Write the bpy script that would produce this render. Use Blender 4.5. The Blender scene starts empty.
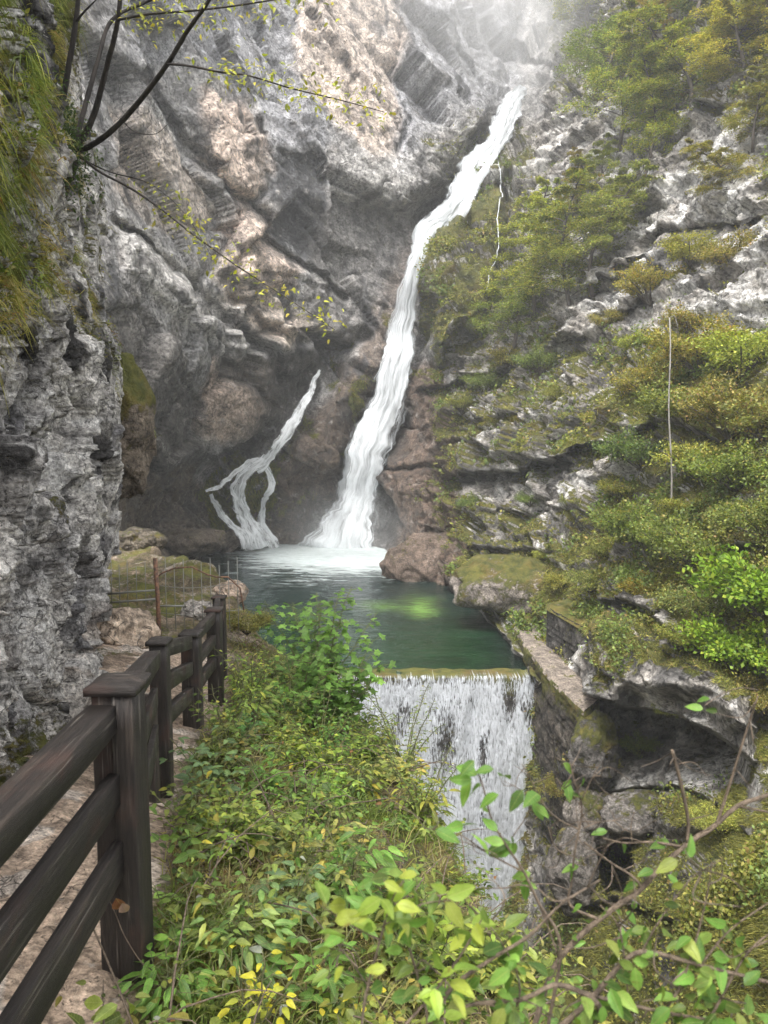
import bpy, math, random
import numpy as np
from mathutils import Vector
R = math.radians
random.seed(7)
rng = np.random.default_rng(11)
S = bpy.context.scene
COL = S.collection

# ------------------------------------------------------------------ camera
F = 745.0
PITCH = R(6.0)
cp, sp = math.cos(PITCH), math.sin(PITCH)
cam_d = bpy.data.cameras.new('camera'); cam = bpy.data.objects.new('camera', cam_d); COL.objects.link(cam)
cam.location = (0, 0, 0); cam.rotation_euler = (R(90) - PITCH, 0, 0)
cam_d.sensor_fit = 'VERTICAL'; cam_d.sensor_height = 24.0; cam_d.lens = 24.0 * F / 1024.0
cam_d.clip_start = 0.05; cam_d.clip_end = 2000
cam_d.dof.use_dof = True; cam_d.dof.focus_distance = 9.0; cam_d.dof.aperture_fstop = 17.4 / 3.2
S.camera = cam
# ------------------------------------------------------------------ light
SUN_EL, SUN_ROT = R(62), R(200)
w = bpy.data.worlds.new('World'); S.world = w; w.use_nodes = True
nt = w.node_tree; nt.nodes.clear()
wo = nt.nodes.new('ShaderNodeOutputWorld'); bg = nt.nodes.new('ShaderNodeBackground')
sky = nt.nodes.new('ShaderNodeTexSky'); sky.sky_type = 'NISHITA'; sky.sun_disc = False
sky.sun_elevation = SUN_EL; sky.sun_rotation = SUN_ROT; sky.dust_density = 4.0; sky.air_density = 1.0
hs = nt.nodes.new('ShaderNodeHueSaturation'); hs.inputs['Saturation'].default_value = 0.12
nt.links.new(sky.outputs[0], hs.inputs['Color']); nt.links.new(hs.outputs[0], bg.inputs[0])
bg.inputs[1].default_value = 0.15
nt.links.new(bg.outputs[0], wo.inputs[0])
sd = bpy.data.lights.new('sun', 'SUN'); sun = bpy.data.objects.new('sun', sd); COL.objects.link(sun)
sd.energy = 1.15; sd.angle = R(22); sd.color = (1.0, 0.965, 0.92)
# direction to the sun for sun_rotation measured from +Y towards +X
_dx, _dy = math.sin(SUN_ROT) * math.cos(SUN_EL), math.cos(SUN_ROT) * math.cos(SUN_EL)
sun.rotation_euler = Vector((_dx, _dy, math.sin(SUN_EL))).to_track_quat('Z', 'Y').to_euler()
S.view_settings.view_transform = 'Standard'; S.view_settings.look = 'None'
S.view_settings.gamma = 1; S.view_settings.use_curve_mapping = False
S.view_settings.exposure = 1.74
S.render.engine = 'CYCLES'
S.cycles.max_bounces = 6; S.cycles.diffuse_bounces = 3; S.cycles.glossy_bounces = 2
S.cycles.transmission_bounces = 4; S.cycles.transparent_max_bounces = 12; S.cycles.volume_bounces = 3
S.cycles.use_denoising = True
S.cycles.volume_step_rate = 4.0; S.cycles.volume_max_steps = 48
S.cycles.sample_clamp_indirect = 4

# ------------------------------------------------------------------ helpers
def ray(px, py):
    a = (np.asarray(px, float) - 384.0) / F; b = (512.0 - np.asarray(py, float)) / F
    return a, cp + b * sp, -sp + b * cp
def P(px, py, Y):
    """the world point that stands Y metres ahead in the direction of a picture position"""
    x, y, z = ray(px, py); k = Y / y
    return np.stack(np.broadcast_arrays(x * k, y * k, z * k), -1)
def Yplane(px, py, z):
    x, y, zz = ray(px, py)
    return z / np.minimum(zz, -1e-3) * y
_pr = np.random.default_rng(5)
_perm = _pr.permutation(256); _perm = np.concatenate([_perm] * 3)
_g = _pr.normal(size=(256, 3)); _g /= np.linalg.norm(_g, axis=1)[:, None]
_rv = _pr.random((256, 3))
def noise(p, s=1.0, off=0.0):
    """gradient noise about -1..1 at feature size s"""
    p = np.asarray(p, float) / s + off + 37.7
    i = np.floor(p).astype(int); f = p - i; i &= 255
    u = f * f * f * (f * (f * 6 - 15) + 10)
    X, Y, Z = i[..., 0], i[..., 1], i[..., 2]
    def g(dx, dy, dz):
        h = _perm[_perm[_perm[(X + dx) & 255] + ((Y + dy) & 255)] + ((Z + dz) & 255)]
        gr = _g[h]
        return gr[..., 0] * (f[..., 0] - dx) + gr[..., 1] * (f[..., 1] - dy) + gr[..., 2] * (f[..., 2] - dz)
    ux, uy, uz = u[..., 0], u[..., 1], u[..., 2]
    a = g(0,0,0) * (1-ux) + g(1,0,0) * ux; b = g(0,1,0) * (1-ux) + g(1,1,0) * ux
    c = g(0,0,1) * (1-ux) + g(1,0,1) * ux; d = g(0,1,1) * (1-ux) + g(1,1,1) * ux
    return 1.6 * ((a * (1-uy) + b * uy) * (1-uz) + (c * (1-uy) + d * uy) * uz)
def fbm(p, s, o=4, off=0.0, gain=0.5):
    r = 0; a = 1; t = 0
    for k in range(o):
        r = r + a * noise(p, s / 2.07 ** k, off + k * 11.3); t += a; a *= gain
    return r / t * 1.3
def ridged(p, s, o=4, off=0.0, gain=0.5):
    r = 0; a = 1; t = 0
    for k in range(o):
        r = r + a * (1 - np.abs(noise(p, s / 2.07 ** k, off + k * 7.1)) * 2); t += a; a *= gain
    return r / t
def cells(p, s, off=0.0):
    """F1, F2 and a random value of the nearest cell"""
    p = np.asarray(p, float) / s + off + 61.3
    i = np.floor(p).astype(int); f = p - i
    F1 = np.full(p.shape[:-1], 9.0); F2 = F1.copy(); ID = np.zeros(p.shape[:-1])
    for dx in (-1, 0, 1):
        for dy in (-1, 0, 1):
            for dz in (-1, 0, 1):
                c = i + np.array([dx, dy, dz]); h = _perm[_perm[_perm[c[..., 0] & 255] + (c[..., 1] & 255)] + (c[..., 2] & 255)]
                q = _rv[h] * 0.9 + np.array([dx, dy, dz]) - f
                d = np.sqrt((q * q).sum(-1))
                n1 = d < F1
                F2 = np.where(n1, F1, np.minimum(F2, d)); ID = np.where(n1, h / 256.0, ID); F1 = np.where(n1, d, F1)
    return F1, F2, ID
def facets(p, s, slope, off=0.0):
    """flat tilted faces, one per cell, with crisp edges; returns height and edge distance"""
    p = np.asarray(p, float) / s + off + 61.3
    i = np.floor(p).astype(int); f = p - i
    F1 = np.full(p.shape[:-1], 9.0); F2 = F1.copy(); H = np.zeros(p.shape[:-1])
    for dx in (-1, 0, 1):
        for dy in (-1, 0, 1):
            for dz in (-1, 0, 1):
                c = i + np.array([dx, dy, dz]); h = _perm[_perm[_perm[c[..., 0] & 255] + (c[..., 1] & 255)] + (c[..., 2] & 255)]
                q = _rv[h] * 0.95 + np.array([dx, dy, dz]) - f
                d = (q * q).sum(-1); n1 = d < F1
                hh = (q * (_g[(h * 7 + 3) & 255])).sum(-1) * slope + (_rv[h, 2] - .5) * .5
                F2 = np.where(n1, F1, np.minimum(F2, d)); H = np.where(n1, hh, H); F1 = np.where(n1, d, F1)
    return H * s, np.sqrt(F2) - np.sqrt(F1)
def ss(x, a, b):
    t = np.clip((x - a) / (b - a), 0, 1); return t * t * (3 - 2 * t)
def poly_sd(x, y, poly):
    """signed distance to a polygon, positive inside"""
    poly = np.array(poly, float); n = len(poly)
    d = np.full(x.shape, 1e9); inside = np.zeros(x.shape, bool)
    for k in range(n):
        x0, y0 = poly[k]; x1, y1 = poly[(k + 1) % n]
        ex, ey = x1 - x0, y1 - y0
        t = np.clip(((x - x0) * ex + (y - y0) * ey) / (ex * ex + ey * ey), 0, 1)
        d = np.minimum(d, np.hypot(x - x0 - t * ex, y - y0 - t * ey))
        c = ((y0 > y) != (y1 > y)) & (x < (x1 - x0) * (y - y0) / (y1 - y0 + 1e-12) + x0)
        inside ^= c
    return np.where(inside, d, -d)
def line_d(x, y, pts):
    """distance to a polyline, and the running width there when points carry one"""
    pts = np.array(pts, float); d = np.full(x.shape, 1e9); wd = np.ones(x.shape)
    for k in range(len(pts) - 1):
        x0, y0 = pts[k][:2]; x1, y1 = pts[k + 1][:2]; ex, ey = x1 - x0, y1 - y0
        t = np.clip(((x - x0) * ex + (y - y0) * ey) / (ex * ex + ey * ey), 0, 1)
        q = np.hypot(x - x0 - t * ex, y - y0 - t * ey)
        if pts.shape[1] > 2:
            ww = pts[k][2] * (1 - t) + pts[k + 1][2] * t
            wd = np.where(q < d, ww, wd)
        d = np.minimum(d, q)
    return d, wd
def smooth_path(pts, n=8):
    """Catmull-Rom through rows of any width"""
    p = np.array(pts, float); p = np.vstack([2 * p[0] - p[1], p, 2 * p[-1] - p[-2]]); out = []
    for i in range(1, len(p) - 2):
        for t in np.linspace(0, 1, n, endpoint=False):
            out.append(0.5 * ((2 * p[i]) + (-p[i-1] + p[i+1]) * t + (2*p[i-1] - 5*p[i] + 4*p[i+1] - p[i+2]) * t * t + (-p[i-1] + 3*p[i] - 3*p[i+1] + p[i+2]) * t ** 3))
    out.append(p[-2]); return np.array(out)

def make_mesh(name, co, loops, sizes, mat, attrs=None, uv=None, smooth=True):
    co = np.ascontiguousarray(co, dtype=np.float32); loops = np.ascontiguousarray(loops, dtype=np.int32).ravel()
    sizes = np.ascontiguousarray(sizes, dtype=np.int32)
    me = bpy.data.meshes.new(name)
    me.vertices.add(len(co)); me.vertices.foreach_set('co', co.ravel())
    me.loops.add(len(loops)); me.loops.foreach_set('vertex_index', loops)
    me.polygons.add(len(sizes))
    st = np.concatenate([[0], np.cumsum(sizes)[:-1]]).astype(np.int32)
    me.polygons.foreach_set('loop_start', st); me.polygons.foreach_set('loop_total', sizes)
    if smooth: me.polygons.foreach_set('use_smooth', np.ones(len(sizes), bool))
    me.update(calc_edges=True)
    for k, v in (attrs or {}).items():
        v = np.asarray(v, dtype=np.float32)
        if v.ndim == 1:
            a = me.attributes.new(k, 'FLOAT', 'POINT'); a.data.foreach_set('value', v)
        else:
            if v.shape[1] == 3: v = np.hstack([v, np.ones((len(v), 1), np.float32)])
            a = me.attributes.new(k, 'FLOAT_COLOR', 'POINT'); a.data.foreach_set('color', np.ascontiguousarray(v).ravel())
    if uv is not None:
        l = me.uv_layers.new(name='uv'); l.data.foreach_set('uv', np.ascontiguousarray(np.asarray(uv, np.float32)[loops]).ravel())
    if mat: me.materials.append(mat)
    return me
def link(name, me, parent=None, loc=None):
    o = bpy.data.objects.new(name, me); COL.objects.link(o)
    if parent: o.parent = parent
    if loc is not None: o.location = tuple(float(v) for v in loc)
    return o
def tag(o, label=None, cat=None, group=None, kind=None):
    if label: o['label'] = label
    if cat: o['category'] = cat
    if group: o['group'] = group
    if kind: o['kind'] = kind
    return o
def grid_faces(nr, nc):
    i = np.arange(nr * nc).reshape(nr, nc)
    return np.stack([i[:-1, :-1], i[1:, :-1], i[1:, 1:], i[:-1, 1:]], -1).reshape(-1, 4)
def grid_normals(Pg):
    du = np.gradient(Pg, axis=1); dv = np.gradient(Pg, axis=0)
    n = np.cross(dv, du); n /= np.linalg.norm(n, axis=-1, keepdims=True) + 1e-12
    return n

class MB:
    """collects boxes, tubes and leaves into one mesh"""
    def __init__(s): s.v = []; s.f = []; s.n = 0; s.c = []
    def add(s, co, faces, col=None):
        co = np.asarray(co, float); s.v.append(co)
        for f in faces: s.f.append([i + s.n for i in f])
        s.c.append(np.tile(np.asarray(col if col is not None else (1, 1, 1), float), (len(co), 1)))
        s.n += len(co)
    def tube(s, pts, rad, seg=7, cap=True, jit=0.0):
        pts = np.asarray(pts, float); n = len(pts); rad = np.broadcast_to(np.asarray(rad, float), (n,))
        t = np.gradient(pts, axis=0); t /= np.linalg.norm(t, axis=1)[:, None] + 1e-9
        up = np.array([0, 0, 1.0]) if abs(t[0][2]) < 0.9 else np.array([1.0, 0, 0])
        co = []
        u = np.cross(t[0], up); u /= np.linalg.norm(u)
        for i in range(n):
            u = u - t[i] * np.dot(u, t[i]); u /= np.linalg.norm(u) + 1e-9; v = np.cross(t[i], u)
            for k in range(seg):
                a = 2 * math.pi * k / seg; r = rad[i] * (1 + jit * random.uniform(-1, 1))
                co.append(pts[i] + r * (math.cos(a) * u + math.sin(a) * v))
        fs = [[i*seg+k, i*seg+(k+1) % seg, (i+1)*seg+(k+1) % seg, (i+1)*seg+k] for i in range(n-1) for k in range(seg)]
        if cap: fs += [list(range(seg))[::-1], [(n-1)*seg+k for k in range(seg)]]
        s.add(co, fs)
    def beam(s, a, b, wd, ht, bev=0.008, up=(0, 0, 1), cuts=10, wob=0.0, seed=0):
        """bevelled timber between two points, width wd across, height ht up"""
        a, b = np.array(a, float), np.array(b, float); t = b - a; L = np.linalg.norm(t); t /= L
        up = np.array(up, float); u = np.cross(t, up); u /= np.linalg.norm(u); v = np.cross(u, t)
        w2, h2 = wd / 2, ht / 2; e = bev
        prof = [(-w2+e, -h2), (w2-e, -h2), (w2, -h2+e), (w2, h2-e), (w2-e, h2), (-w2+e, h2), (-w2, h2-e), (-w2, -h2+e)]
        co = []; rr = np.random.default_rng(seed)
        off = rr.normal(size=(8, 2)) * wob
        for i in range(cuts + 1):
            c = a + t * L * i / cuts; sc = 1.0 if 0 < i < cuts else (1 - 2 * e / max(wd, ht))
            off = off * 0.8 + rr.normal(size=(8, 2)) * wob * 0.6
            for k, (x, y) in enumerate(prof): co.append(c + u * (x * sc + off[k][0]) + v * (y * sc + off[k][1]))
        fs = [[i*8+k, i*8+(k+1) % 8, (i+1)*8+(k+1) % 8, (i+1)*8+k] for i in range(cuts) for k in range(8)]
        fs += [list(range(8))[::-1], [cuts*8+k for k in range(8)]]
        s.add(co, fs)
    def build(s, name, mat, parent=None, smooth=False, loc=None):
        v = np.vstack(s.v); me = make_mesh(name, v, np.concatenate([np.array(f) for f in s.f]), [len(f) for f in s.f], mat, {'col': np.vstack(s.c)}, smooth=smooth)
        return link(name, me, parent, loc)

# ------------------------------------------------------------------ node helpers
def mat_new(name):
    m = bpy.data.materials.new(name); m.use_nodes = True; t = m.node_tree; t.nodes.clear()
    o = t.nodes.new('ShaderNodeOutputMaterial')
    return m, t, o
class NB:
    def __init__(s, t): s.t = t
    def n(s, typ, **kw):
        nd = s.t.nodes.new(typ)
        for k, v in kw.items():
            if k.startswith('i_'):
                key = k[2:]; key = int(key) if key.isdigit() else key.replace('_', ' ')
                s.put(nd.inputs[key], v)
            else: setattr(nd, k, v)
        return nd
    def put(s, sock, v):
        if isinstance(v, bpy.types.NodeSocket): s.t.links.new(v, sock)
        else: sock.default_value = v
    def noise(s, vec, scale, detail=4, rough=0.55, dist=0.0):
        return s.n('ShaderNodeTexNoise', i_Vector=vec, i_Scale=scale, i_Detail=detail, i_Roughness=rough, i_Distortion=dist).outputs['Fac']
    def ramp(s, fac, *stops):
        r = s.n('ShaderNodeValToRGB', i_Fac=fac); e = r.color_ramp.elements
        while len(e) < len(stops): e.new(0.5)
        for i, (p, c) in enumerate(stops):
            e[i].position = p; e[i].color = (c, c, c, 1) if not isinstance(c, tuple) else (*c, 1)
        return r.outputs[0]
    def mix(s, fac, a, b, typ='MIX'):
        m = s.n('ShaderNodeMix', data_type='RGBA', blend_type=typ); m.clamp_factor = True
        s.put(m.inputs[0], fac)
        for sock, v in ((m.inputs[6], a), (m.inputs[7], b)):
            s.put(sock, (*v, 1) if isinstance(v, tuple) and len(v) == 3 else v)
        return m.outputs[2]
    def math(s, op, a, b=0.0, c=0.0):
        m = s.n('ShaderNodeMath', operation=op); s.put(m.inputs[0], a); s.put(m.inputs[1], b); s.put(m.inputs[2], c); return m.outputs[0]
    def attr(s, name, out='Color'):
        return s.n('ShaderNodeAttribute', attribute_name=name).outputs[out]
    def mapping(s, vec, scale=(1, 1, 1), rot=(0, 0, 0)):
        return s.n('ShaderNodeMapping', i_Vector=vec, i_Scale=scale, i_Rotation=rot).outputs[0]

def rock_material(name, fs, bump=0.6, moss_dark=(0.045, 0.055, 0.014), moss_light=(0.16, 0.15, 0.035)):
    """fs: size of the finest detail in metres"""
    m, t, out = mat_new(name); b = NB(t)
    pos = b.n('ShaderNodeTexCoord').outputs['Object']
    base = b.attr('col'); moss = b.attr('moss', 'Fac'); wet = b.attr('wet', 'Fac')
    n1 = b.noise(pos, 0.35 / fs, 6, 0.68, 0.4); n2 = b.noise(pos, 1.6 / fs, 5, 0.7)
    var = b.ramp(n1, (0.32, 0.35), (0.5, 1.0), (0.66, 1.7))
    c = b.mix(0.85, base, var, 'MULTIPLY')
    var2 = b.ramp(n2, (0.36, 0.40), (0.5, 1.0), (0.64, 1.6))
    c = b.mix(0.85, c, var2, 'MULTIPLY')
    wv = b.n('ShaderNodeVectorMath', operation='MULTIPLY_ADD'); nv_ = b.n('ShaderNodeTexNoise', i_Vector=pos, i_Scale=0.5 / fs, i_Detail=4.0)
    b.put(wv.inputs[0], nv_.outputs['Color']); wv.inputs[1].default_value = (fs * 2.2,) * 3; b.put(wv.inputs[2], pos)
    vo = b.n('ShaderNodeTexVoronoi', i_Vector=b.mapping(wv.outputs[0], (1, 1, 1.5), (0, 0.6, 0)), i_Scale=0.30 / fs, feature='DISTANCE_TO_EDGE').outputs['Distance']
    crk = b.math('MULTIPLY', b.ramp(vo, (0.0, 1.0), (0.035, 0.0)), b.ramp(b.noise(pos, 0.12 / fs, 3), (0.45, 0.0), (0.6, 1.0)))
    c = b.mix(b.math('MULTIPLY', crk, 0.8), c, (0.03, 0.028, 0.026))
    # lichen flecks, dark pits
    pits = b.ramp(b.noise(pos, 0.9 / fs, 3, 0.8, 1.0), (0.34, 1.0), (0.42, 0.0))
    c = b.mix(b.math('MULTIPLY', pits, 0.75), c, (0.022, 0.021, 0.02))
    lich = b.ramp(b.noise(pos, 0.55 / fs, 5, 0.75), (0.60, 0.0), (0.70, 1.0))
    c = b.mix(b.math('MULTIPLY', lich, 0.35), c, (0.50, 0.49, 0.46))
    # moss
    mn = b.noise(pos, 0.6 / fs, 6, 0.75)
    mf = b.math('MULTIPLY_ADD', b.math('SUBTRACT', mn, 0.5), 1.6, moss)
    mf = b.ramp(mf, (0.42, 0.0), (0.58, 1.0))
    mc = b.mix(b.ramp(b.noise(pos, 0.25 / fs, 6, 0.75), (0.35, 0.0), (0.65, 1.0)), moss_dark, moss_light)
    mc = b.mix(b.math('MULTIPLY', b.ramp(b.noise(pos, 0.12 / fs, 5, 0.7), (0.5, 0.0), (0.66, 1.0)), 0.5), mc, (0.17, 0.10, 0.035))
    c = b.mix(mf, c, mc)
    h = b.math('ADD', b.math('MULTIPLY', n1, 1.4), b.math('MULTIPLY', n2, 0.5))
    h = b.math('SUBTRACT', h, b.math('MULTIPLY', b.math('ADD', pits, crk), 0.3))
    h = b.math('ADD', h, b.math('MULTIPLY', mf, b.math('MULTIPLY', mn, 1.2)))
    bp = b.n('ShaderNodeBump', i_Strength=bump, i_Distance=fs * 1.6, i_Height=h)
    rough = b.math('MULTIPLY_ADD', wet, -0.45, 0.92)
    p = b.n('ShaderNodeBsdfPrincipled', i_Base_Color=c, i_Roughness=rough, i_Normal=bp.outputs[0])
    p.inputs['Specular IOR Level'].default_value = 0.3
    t.links.new(p.outputs[0], out.inputs[0]); return m

def leaf_material(name, trans=0.4, rough=0.5, vein=False):
    m, t, out = mat_new(name); b = NB(t)
    c = b.mix(1.0, b.attr('col'), b.n('ShaderNodeObjectInfo').outputs['Color'], 'MULTIPLY')
    pos = b.n('ShaderNodeTexCoord').outputs['Object']
    nrm = None
    if vein:
        sep = b.n('ShaderNodeSeparateXYZ', i_Vector=b.attr('luv', 'Vector')).outputs; u, v, rnd = sep[0], sep[1], sep[2]
        av = b.math('ABSOLUTE', v); rib = b.ramp(av, (0.0, 1.0), (0.022, 0.0))
        side = b.math('SINE', b.math('MULTIPLY', b.math('SUBTRACT', u, b.math('MULTIPLY', av, 0.9)), 46.0)); side = b.ramp(side, (0.80, 0.0), (0.98, 1.0))
        c = b.mix(b.math('MULTIPLY', rib, 0.5), c, (0.42, 0.45, 0.16)); c = b.mix(b.math('MULTIPLY', side, 0.22), c, (0.35, 0.40, 0.12))
        sp_ = b.noise(pos, 55.0, 5, 0.7); edge = b.math('ADD', b.math('MULTIPLY', av, 0.7), b.math('MULTIPLY', rnd, 0.35))
        bl = b.ramp(b.math('ADD', sp_, b.math('MULTIPLY', edge, 0.25)), (0.70, 0.0), (0.78, 1.0))
        c = b.mix(b.math('MULTIPLY', bl, 0.75), c, (0.14, 0.075, 0.03))
        c = b.mix(1.0, c, b.ramp(b.noise(pos, 24.0, 4, 0.6), (0.3, 0.62), (0.7, 1.3)), 'MULTIPLY')
        nrm = b.n('ShaderNodeBump', i_Strength=0.5, i_Distance=0.002, i_Height=b.math('SUBTRACT', b.noise(pos, 90.0, 3), b.math('ADD', rib, side))).outputs[0]
    else:
        c = b.mix(1.0, c, b.ramp(b.noise(pos, 3.0, 3), (0.3, 0.75), (0.7, 1.25)), 'MULTIPLY')
    p = b.n('ShaderNodeBsdfPrincipled', i_Base_Color=c, i_Roughness=rough); p.inputs['Specular IOR Level'].default_value = 0.3
    if nrm: t.links.new(nrm, p.inputs['Normal'])
    tr = b.n('ShaderNodeBsdfTranslucent', i_Color=b.mix(1.0, c, (1.15, 1.2, 0.6), 'MULTIPLY'))
    mx = b.n('ShaderNodeMixShader', i_Fac=trans); t.links.new(p.outputs[0], mx.inputs[1]); t.links.new(tr.outputs[0], mx.inputs[2])
    t.links.new(mx.outputs[0], out.inputs[0]); return m
def bark_material(name, c0, c1, sc=8.0):
    m, t, out = mat_new(name); b = NB(t)
    pos = b.n('ShaderNodeTexCoord').outputs['Object']
    n = b.noise(b.mapping(pos, (1, 1, 0.25)), sc, 6, 0.7); n2 = b.noise(pos, sc * 6, 3)
    c = b.mix(b.ramp(n, (0.35, 0.0), (0.65, 1.0)), c0, c1)
    bp = b.n('ShaderNodeBump', i_Strength=0.6, i_Distance=0.01, i_Height=b.math('ADD', n, n2))
    p = b.n('ShaderNodeBsdfPrincipled', i_Base_Color=c, i_Roughness=0.85, i_Normal=bp.outputs[0])
    t.links.new(p.outputs[0], out.inputs[0]); return m
M_LEAF = leaf_material('leaf')
M_LEAFN = leaf_material('leaf_near', 0.42, 0.42, True)
M_GRASS = leaf_material('grass_blade', 0.35, 0.6)
M_BARK = bark_material('bark_grey', (0.035, 0.028, 0.022), (0.12, 0.10, 0.085))
M_TWIG = bark_material('twig_brown', (0.045, 0.032, 0.022), (0.20, 0.15, 0.105), 60)
M_ROCKFAR = rock_material('cliff_rock', 0.32, 0.75)
M_ROCKNEAR = rock_material('near_rock', 0.055, 0.8)
# ================================================================== MAIN CLIFF SHEETS
WATER_Z = -10.0
CT = [ # picture position and distance of the rock there
 # far top / gully
 (540,-250,150),(540,-60,118),(545,10,108),(525,60,98),(522,95,88),(500,110,84),(480,150,80),(455,190,76),(430,225,72.5),(412,260,70),(400,330,68),(375,420,66.5),(350,500,68),(335,540,69),
 # back wall
 (460,-250,105),(460,0,90),(440,80,82),(450,140,77),(420,180,73),
 (380,-250,95),(380,0,80),(380,100,74),(370,180,69.5),(370,260,69),
 (300,-250,82),(300,0,72),(300,120,66),(300,240,63),(310,330,62),(300,380,65),
 (220,-250,68),(220,0,62),(220,120,57),(220,240,54),(230,340,54),(235,420,57),(215,480,60),
 (130,-250,52),(130,0,48),(130,120,46),(130,240,43),(140,360,42),(160,460,46),(190,520,58),
 (20,-250,38),(20,100,36),(20,400,34),(20,560,34),(120,560,42),
 # rock between the falls
 (300,450,63.5),(290,500,65.5),(340,400,65),(330,460,64),(275,525,67.5),
 # right of main fall
 (395,520,62),(410,440,63.5),(425,330,66),(430,270,67),(470,215,69.5),(500,180,73),(400,558,58),
 (460,330,62),(470,440,56),(450,520,55),(440,590,48),(475,602,43),(500,625,38),(520,560,42),(530,480,46),(520,380,53),(510,300,60),(540,220,66),(540,120,80),(560,40,92),
 (560,-250,120),(620,-250,90),(600,0,76),(600,120,60),(590,220,53),(600,300,46),(600,400,39),(600,480,36),(590,560,33),(620,600,28),(620,660,25.5),
 (690,-250,62),(690,0,54),(690,120,47),(690,220,41),(690,300,36),(690,420,30),(690,520,26),(690,620,22.5),(690,680,21.5),
 (768,-250,48),(768,0,42),(768,150,36),(768,300,30),(768,420,25),(768,520,21.5),(768,640,18.5),(768,720,17.5),
 (860,0,34),(860,300,24),(860,600,15),(860,900,10),(860,1150,8),
 # below the weir
 (545,690,31),(552,745,28.6),(578,775,25.0),(552,840,27),(570,850,24.6),(600,780,24.6),(560,950,24),(620,860,22.5),(640,800,23),(700,800,18.5),(620,950,18),(560,1024,20),(700,900,13.5),(768,820,14),(768,930,11),(768,1100,8),(640,1100,14),(500,1100,18),
 (450,690,36),(350,700,38),(450,850,35),(350,900,35),(250,700,40),(100,700,38),(20,900,30),(200,1100,30),(400,1100,28)]
CT = np.array(CT, float)
def rbf_fit(pts, val, sm=0.0):
    n = len(pts); d = np.hypot(pts[:, None, 0] - pts[None, :, 0], pts[:, None, 1] - pts[None, :, 1])
    K = -d + sm * np.eye(n) * -1
    A = np.zeros((n + 3, n + 3)); A[:n, :n] = K; A[:n, n] = 1; A[n, :n] = 1
    A[:n, n+1:] = pts / 500; A[n+1:, :n] = pts.T / 500
    return np.linalg.solve(A, np.concatenate([val, [0, 0, 0]]))
def rbf_eval(pts, w, x, y):
    r = np.full(x.shape, w[len(pts)]) + w[-2] * x / 500 + w[-1] * y / 500
    for k in range(len(pts)): r -= w[k] * np.hypot(x - pts[k, 0], y - pts[k, 1])
    return r
_w = rbf_fit(CT[:, :2], 1.0 / CT[:, 2], 6.0)

STEP = 1.6
gx = np.arange(-60, 900 + STEP, STEP); gy = np.arange(-260, 1110 + STEP, STEP)
GX, GY = np.meshgrid(gx, gy)
Y0 = 1.0 / np.clip(rbf_eval(CT[:, :2], _w, GX, GY), 1/170., 1/7.)
# ragged picture coordinates for masks
P0 = P(GX, GY, Y0)
wx = fbm(P0, 5.0, 4, 3.1) * 9 + fbm(P0, 1.2, 3, 5.1) * 4
wy = fbm(P0, 5.0, 4, 9.7) * 9 + fbm(P0, 1.2, 3, 15.1) * 4
HX, HY = GX + wx, GY + wy
def crack(pts, depth, soft=1.0, raw=False):
    d, wd = line_d(GX + wx * (0.35 if raw else 0.7), GY + wy * (0.35 if raw else 0.7), pts)
    return depth * np.exp(-(d / (wd * soft)) ** 2)
def blob(poly, amt, soft=10):
    return amt * ss(poly_sd(GX + wx * 0.6, GY + wy * 0.6, poly), -soft * 0.3, soft)
def ledge(pts, up, down, reach_up, reach_dn):
    """rock juts by `up` just above the line and is cut back by `down` just below it"""
    p = np.array(pts, float); xx = GX + wx * 0.5
    yl = np.interp(xx, p[:, 0], p[:, 1]); f = ss(xx, p[0, 0] - 12, p[0, 0] + 18) * (1 - ss(xx, p[-1, 0] - 18, p[-1, 0] + 12))
    dy = (GY + wy * 0.45) - yl
    u = np.where(dy < 0, np.exp(dy / reach_up) * ss(-dy, -1.0, 2.5), 0.0)
    dn = np.where(dy >= 0, np.exp(-(dy / reach_dn) ** 2) * ss(dy, -1.0, 2.0), 0.0)
    return (-up * u + down * dn) * f
D = np.zeros_like(Y0)
# back wall: diagonal slabs and the fractures between them
D += crack([(120,20,5),(150,70,6),(165,105,5),(205,160,5),(243,195,6),(275,235,4),(305,262,5),(350,292,4)], 3.0)
D += crack([(120,220,4),(160,238,4),(195,275,9),(228,312,7),(262,350,6),(275,380,6)], 3.2)
D += crack([(240,300,5),(275,330,6),(300,338,7),(345,345,8),(370,330,5)], 3.0)
D += crack([(262,120,3),(268,190,4),(240,215,3),(222,262,5),(205,285,6)], 1.8)
D += crack([(180,150,2),(215,200,2.5),(225,215,4)], 0.9)
D += crack([(225,40,3),(250,90,3),(262,130,3)], 1.0)
D += crack([(320,0,3),(345,60,3),(352,120,3)], 1.0)
D += crack([(400,0,3),(395,60,3),(410,110,4),(400,150,3)], 0.9)
D += crack([(210,340,3),(222,380,3),(205,440,4),(195,480,4)], 1.3)
D += crack([(130,290,3),(165,330,3),(190,390,4)], 0.9)
D += blob([(195,100),(245,98),(262,135),(264,190),(240,198),(205,160)], -2.0, 14)
D += blob([(238,205),(300,268),(300,282),(270,300),(228,268)], -2.2, 12)
D += blob([(122,225),(165,245),(232,310),(272,375),(262,420),(232,440),(218,340),(125,270)], -1.8, 16)
D += blob([(235,300),(335,322),(330,332),(300,334),(278,360),(240,330)], -2.2, 10)
D += blob([(272,150),(322,158),(330,270),(296,250),(268,200)], 1.2, 8)
D += blob([(205,362),(278,362),(262,410),(246,440),(212,470),(196,450)], -1.0, 16)
D += blob([(236,365),(286,350),(345,345),(325,380),(280,430),(245,470),(225,470),(262,410)], 2.6, 10)     # dark recess over the small fall
D += blob([(318,352),(352,338),(350,372),(326,390)], 4.0, 10)
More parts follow.
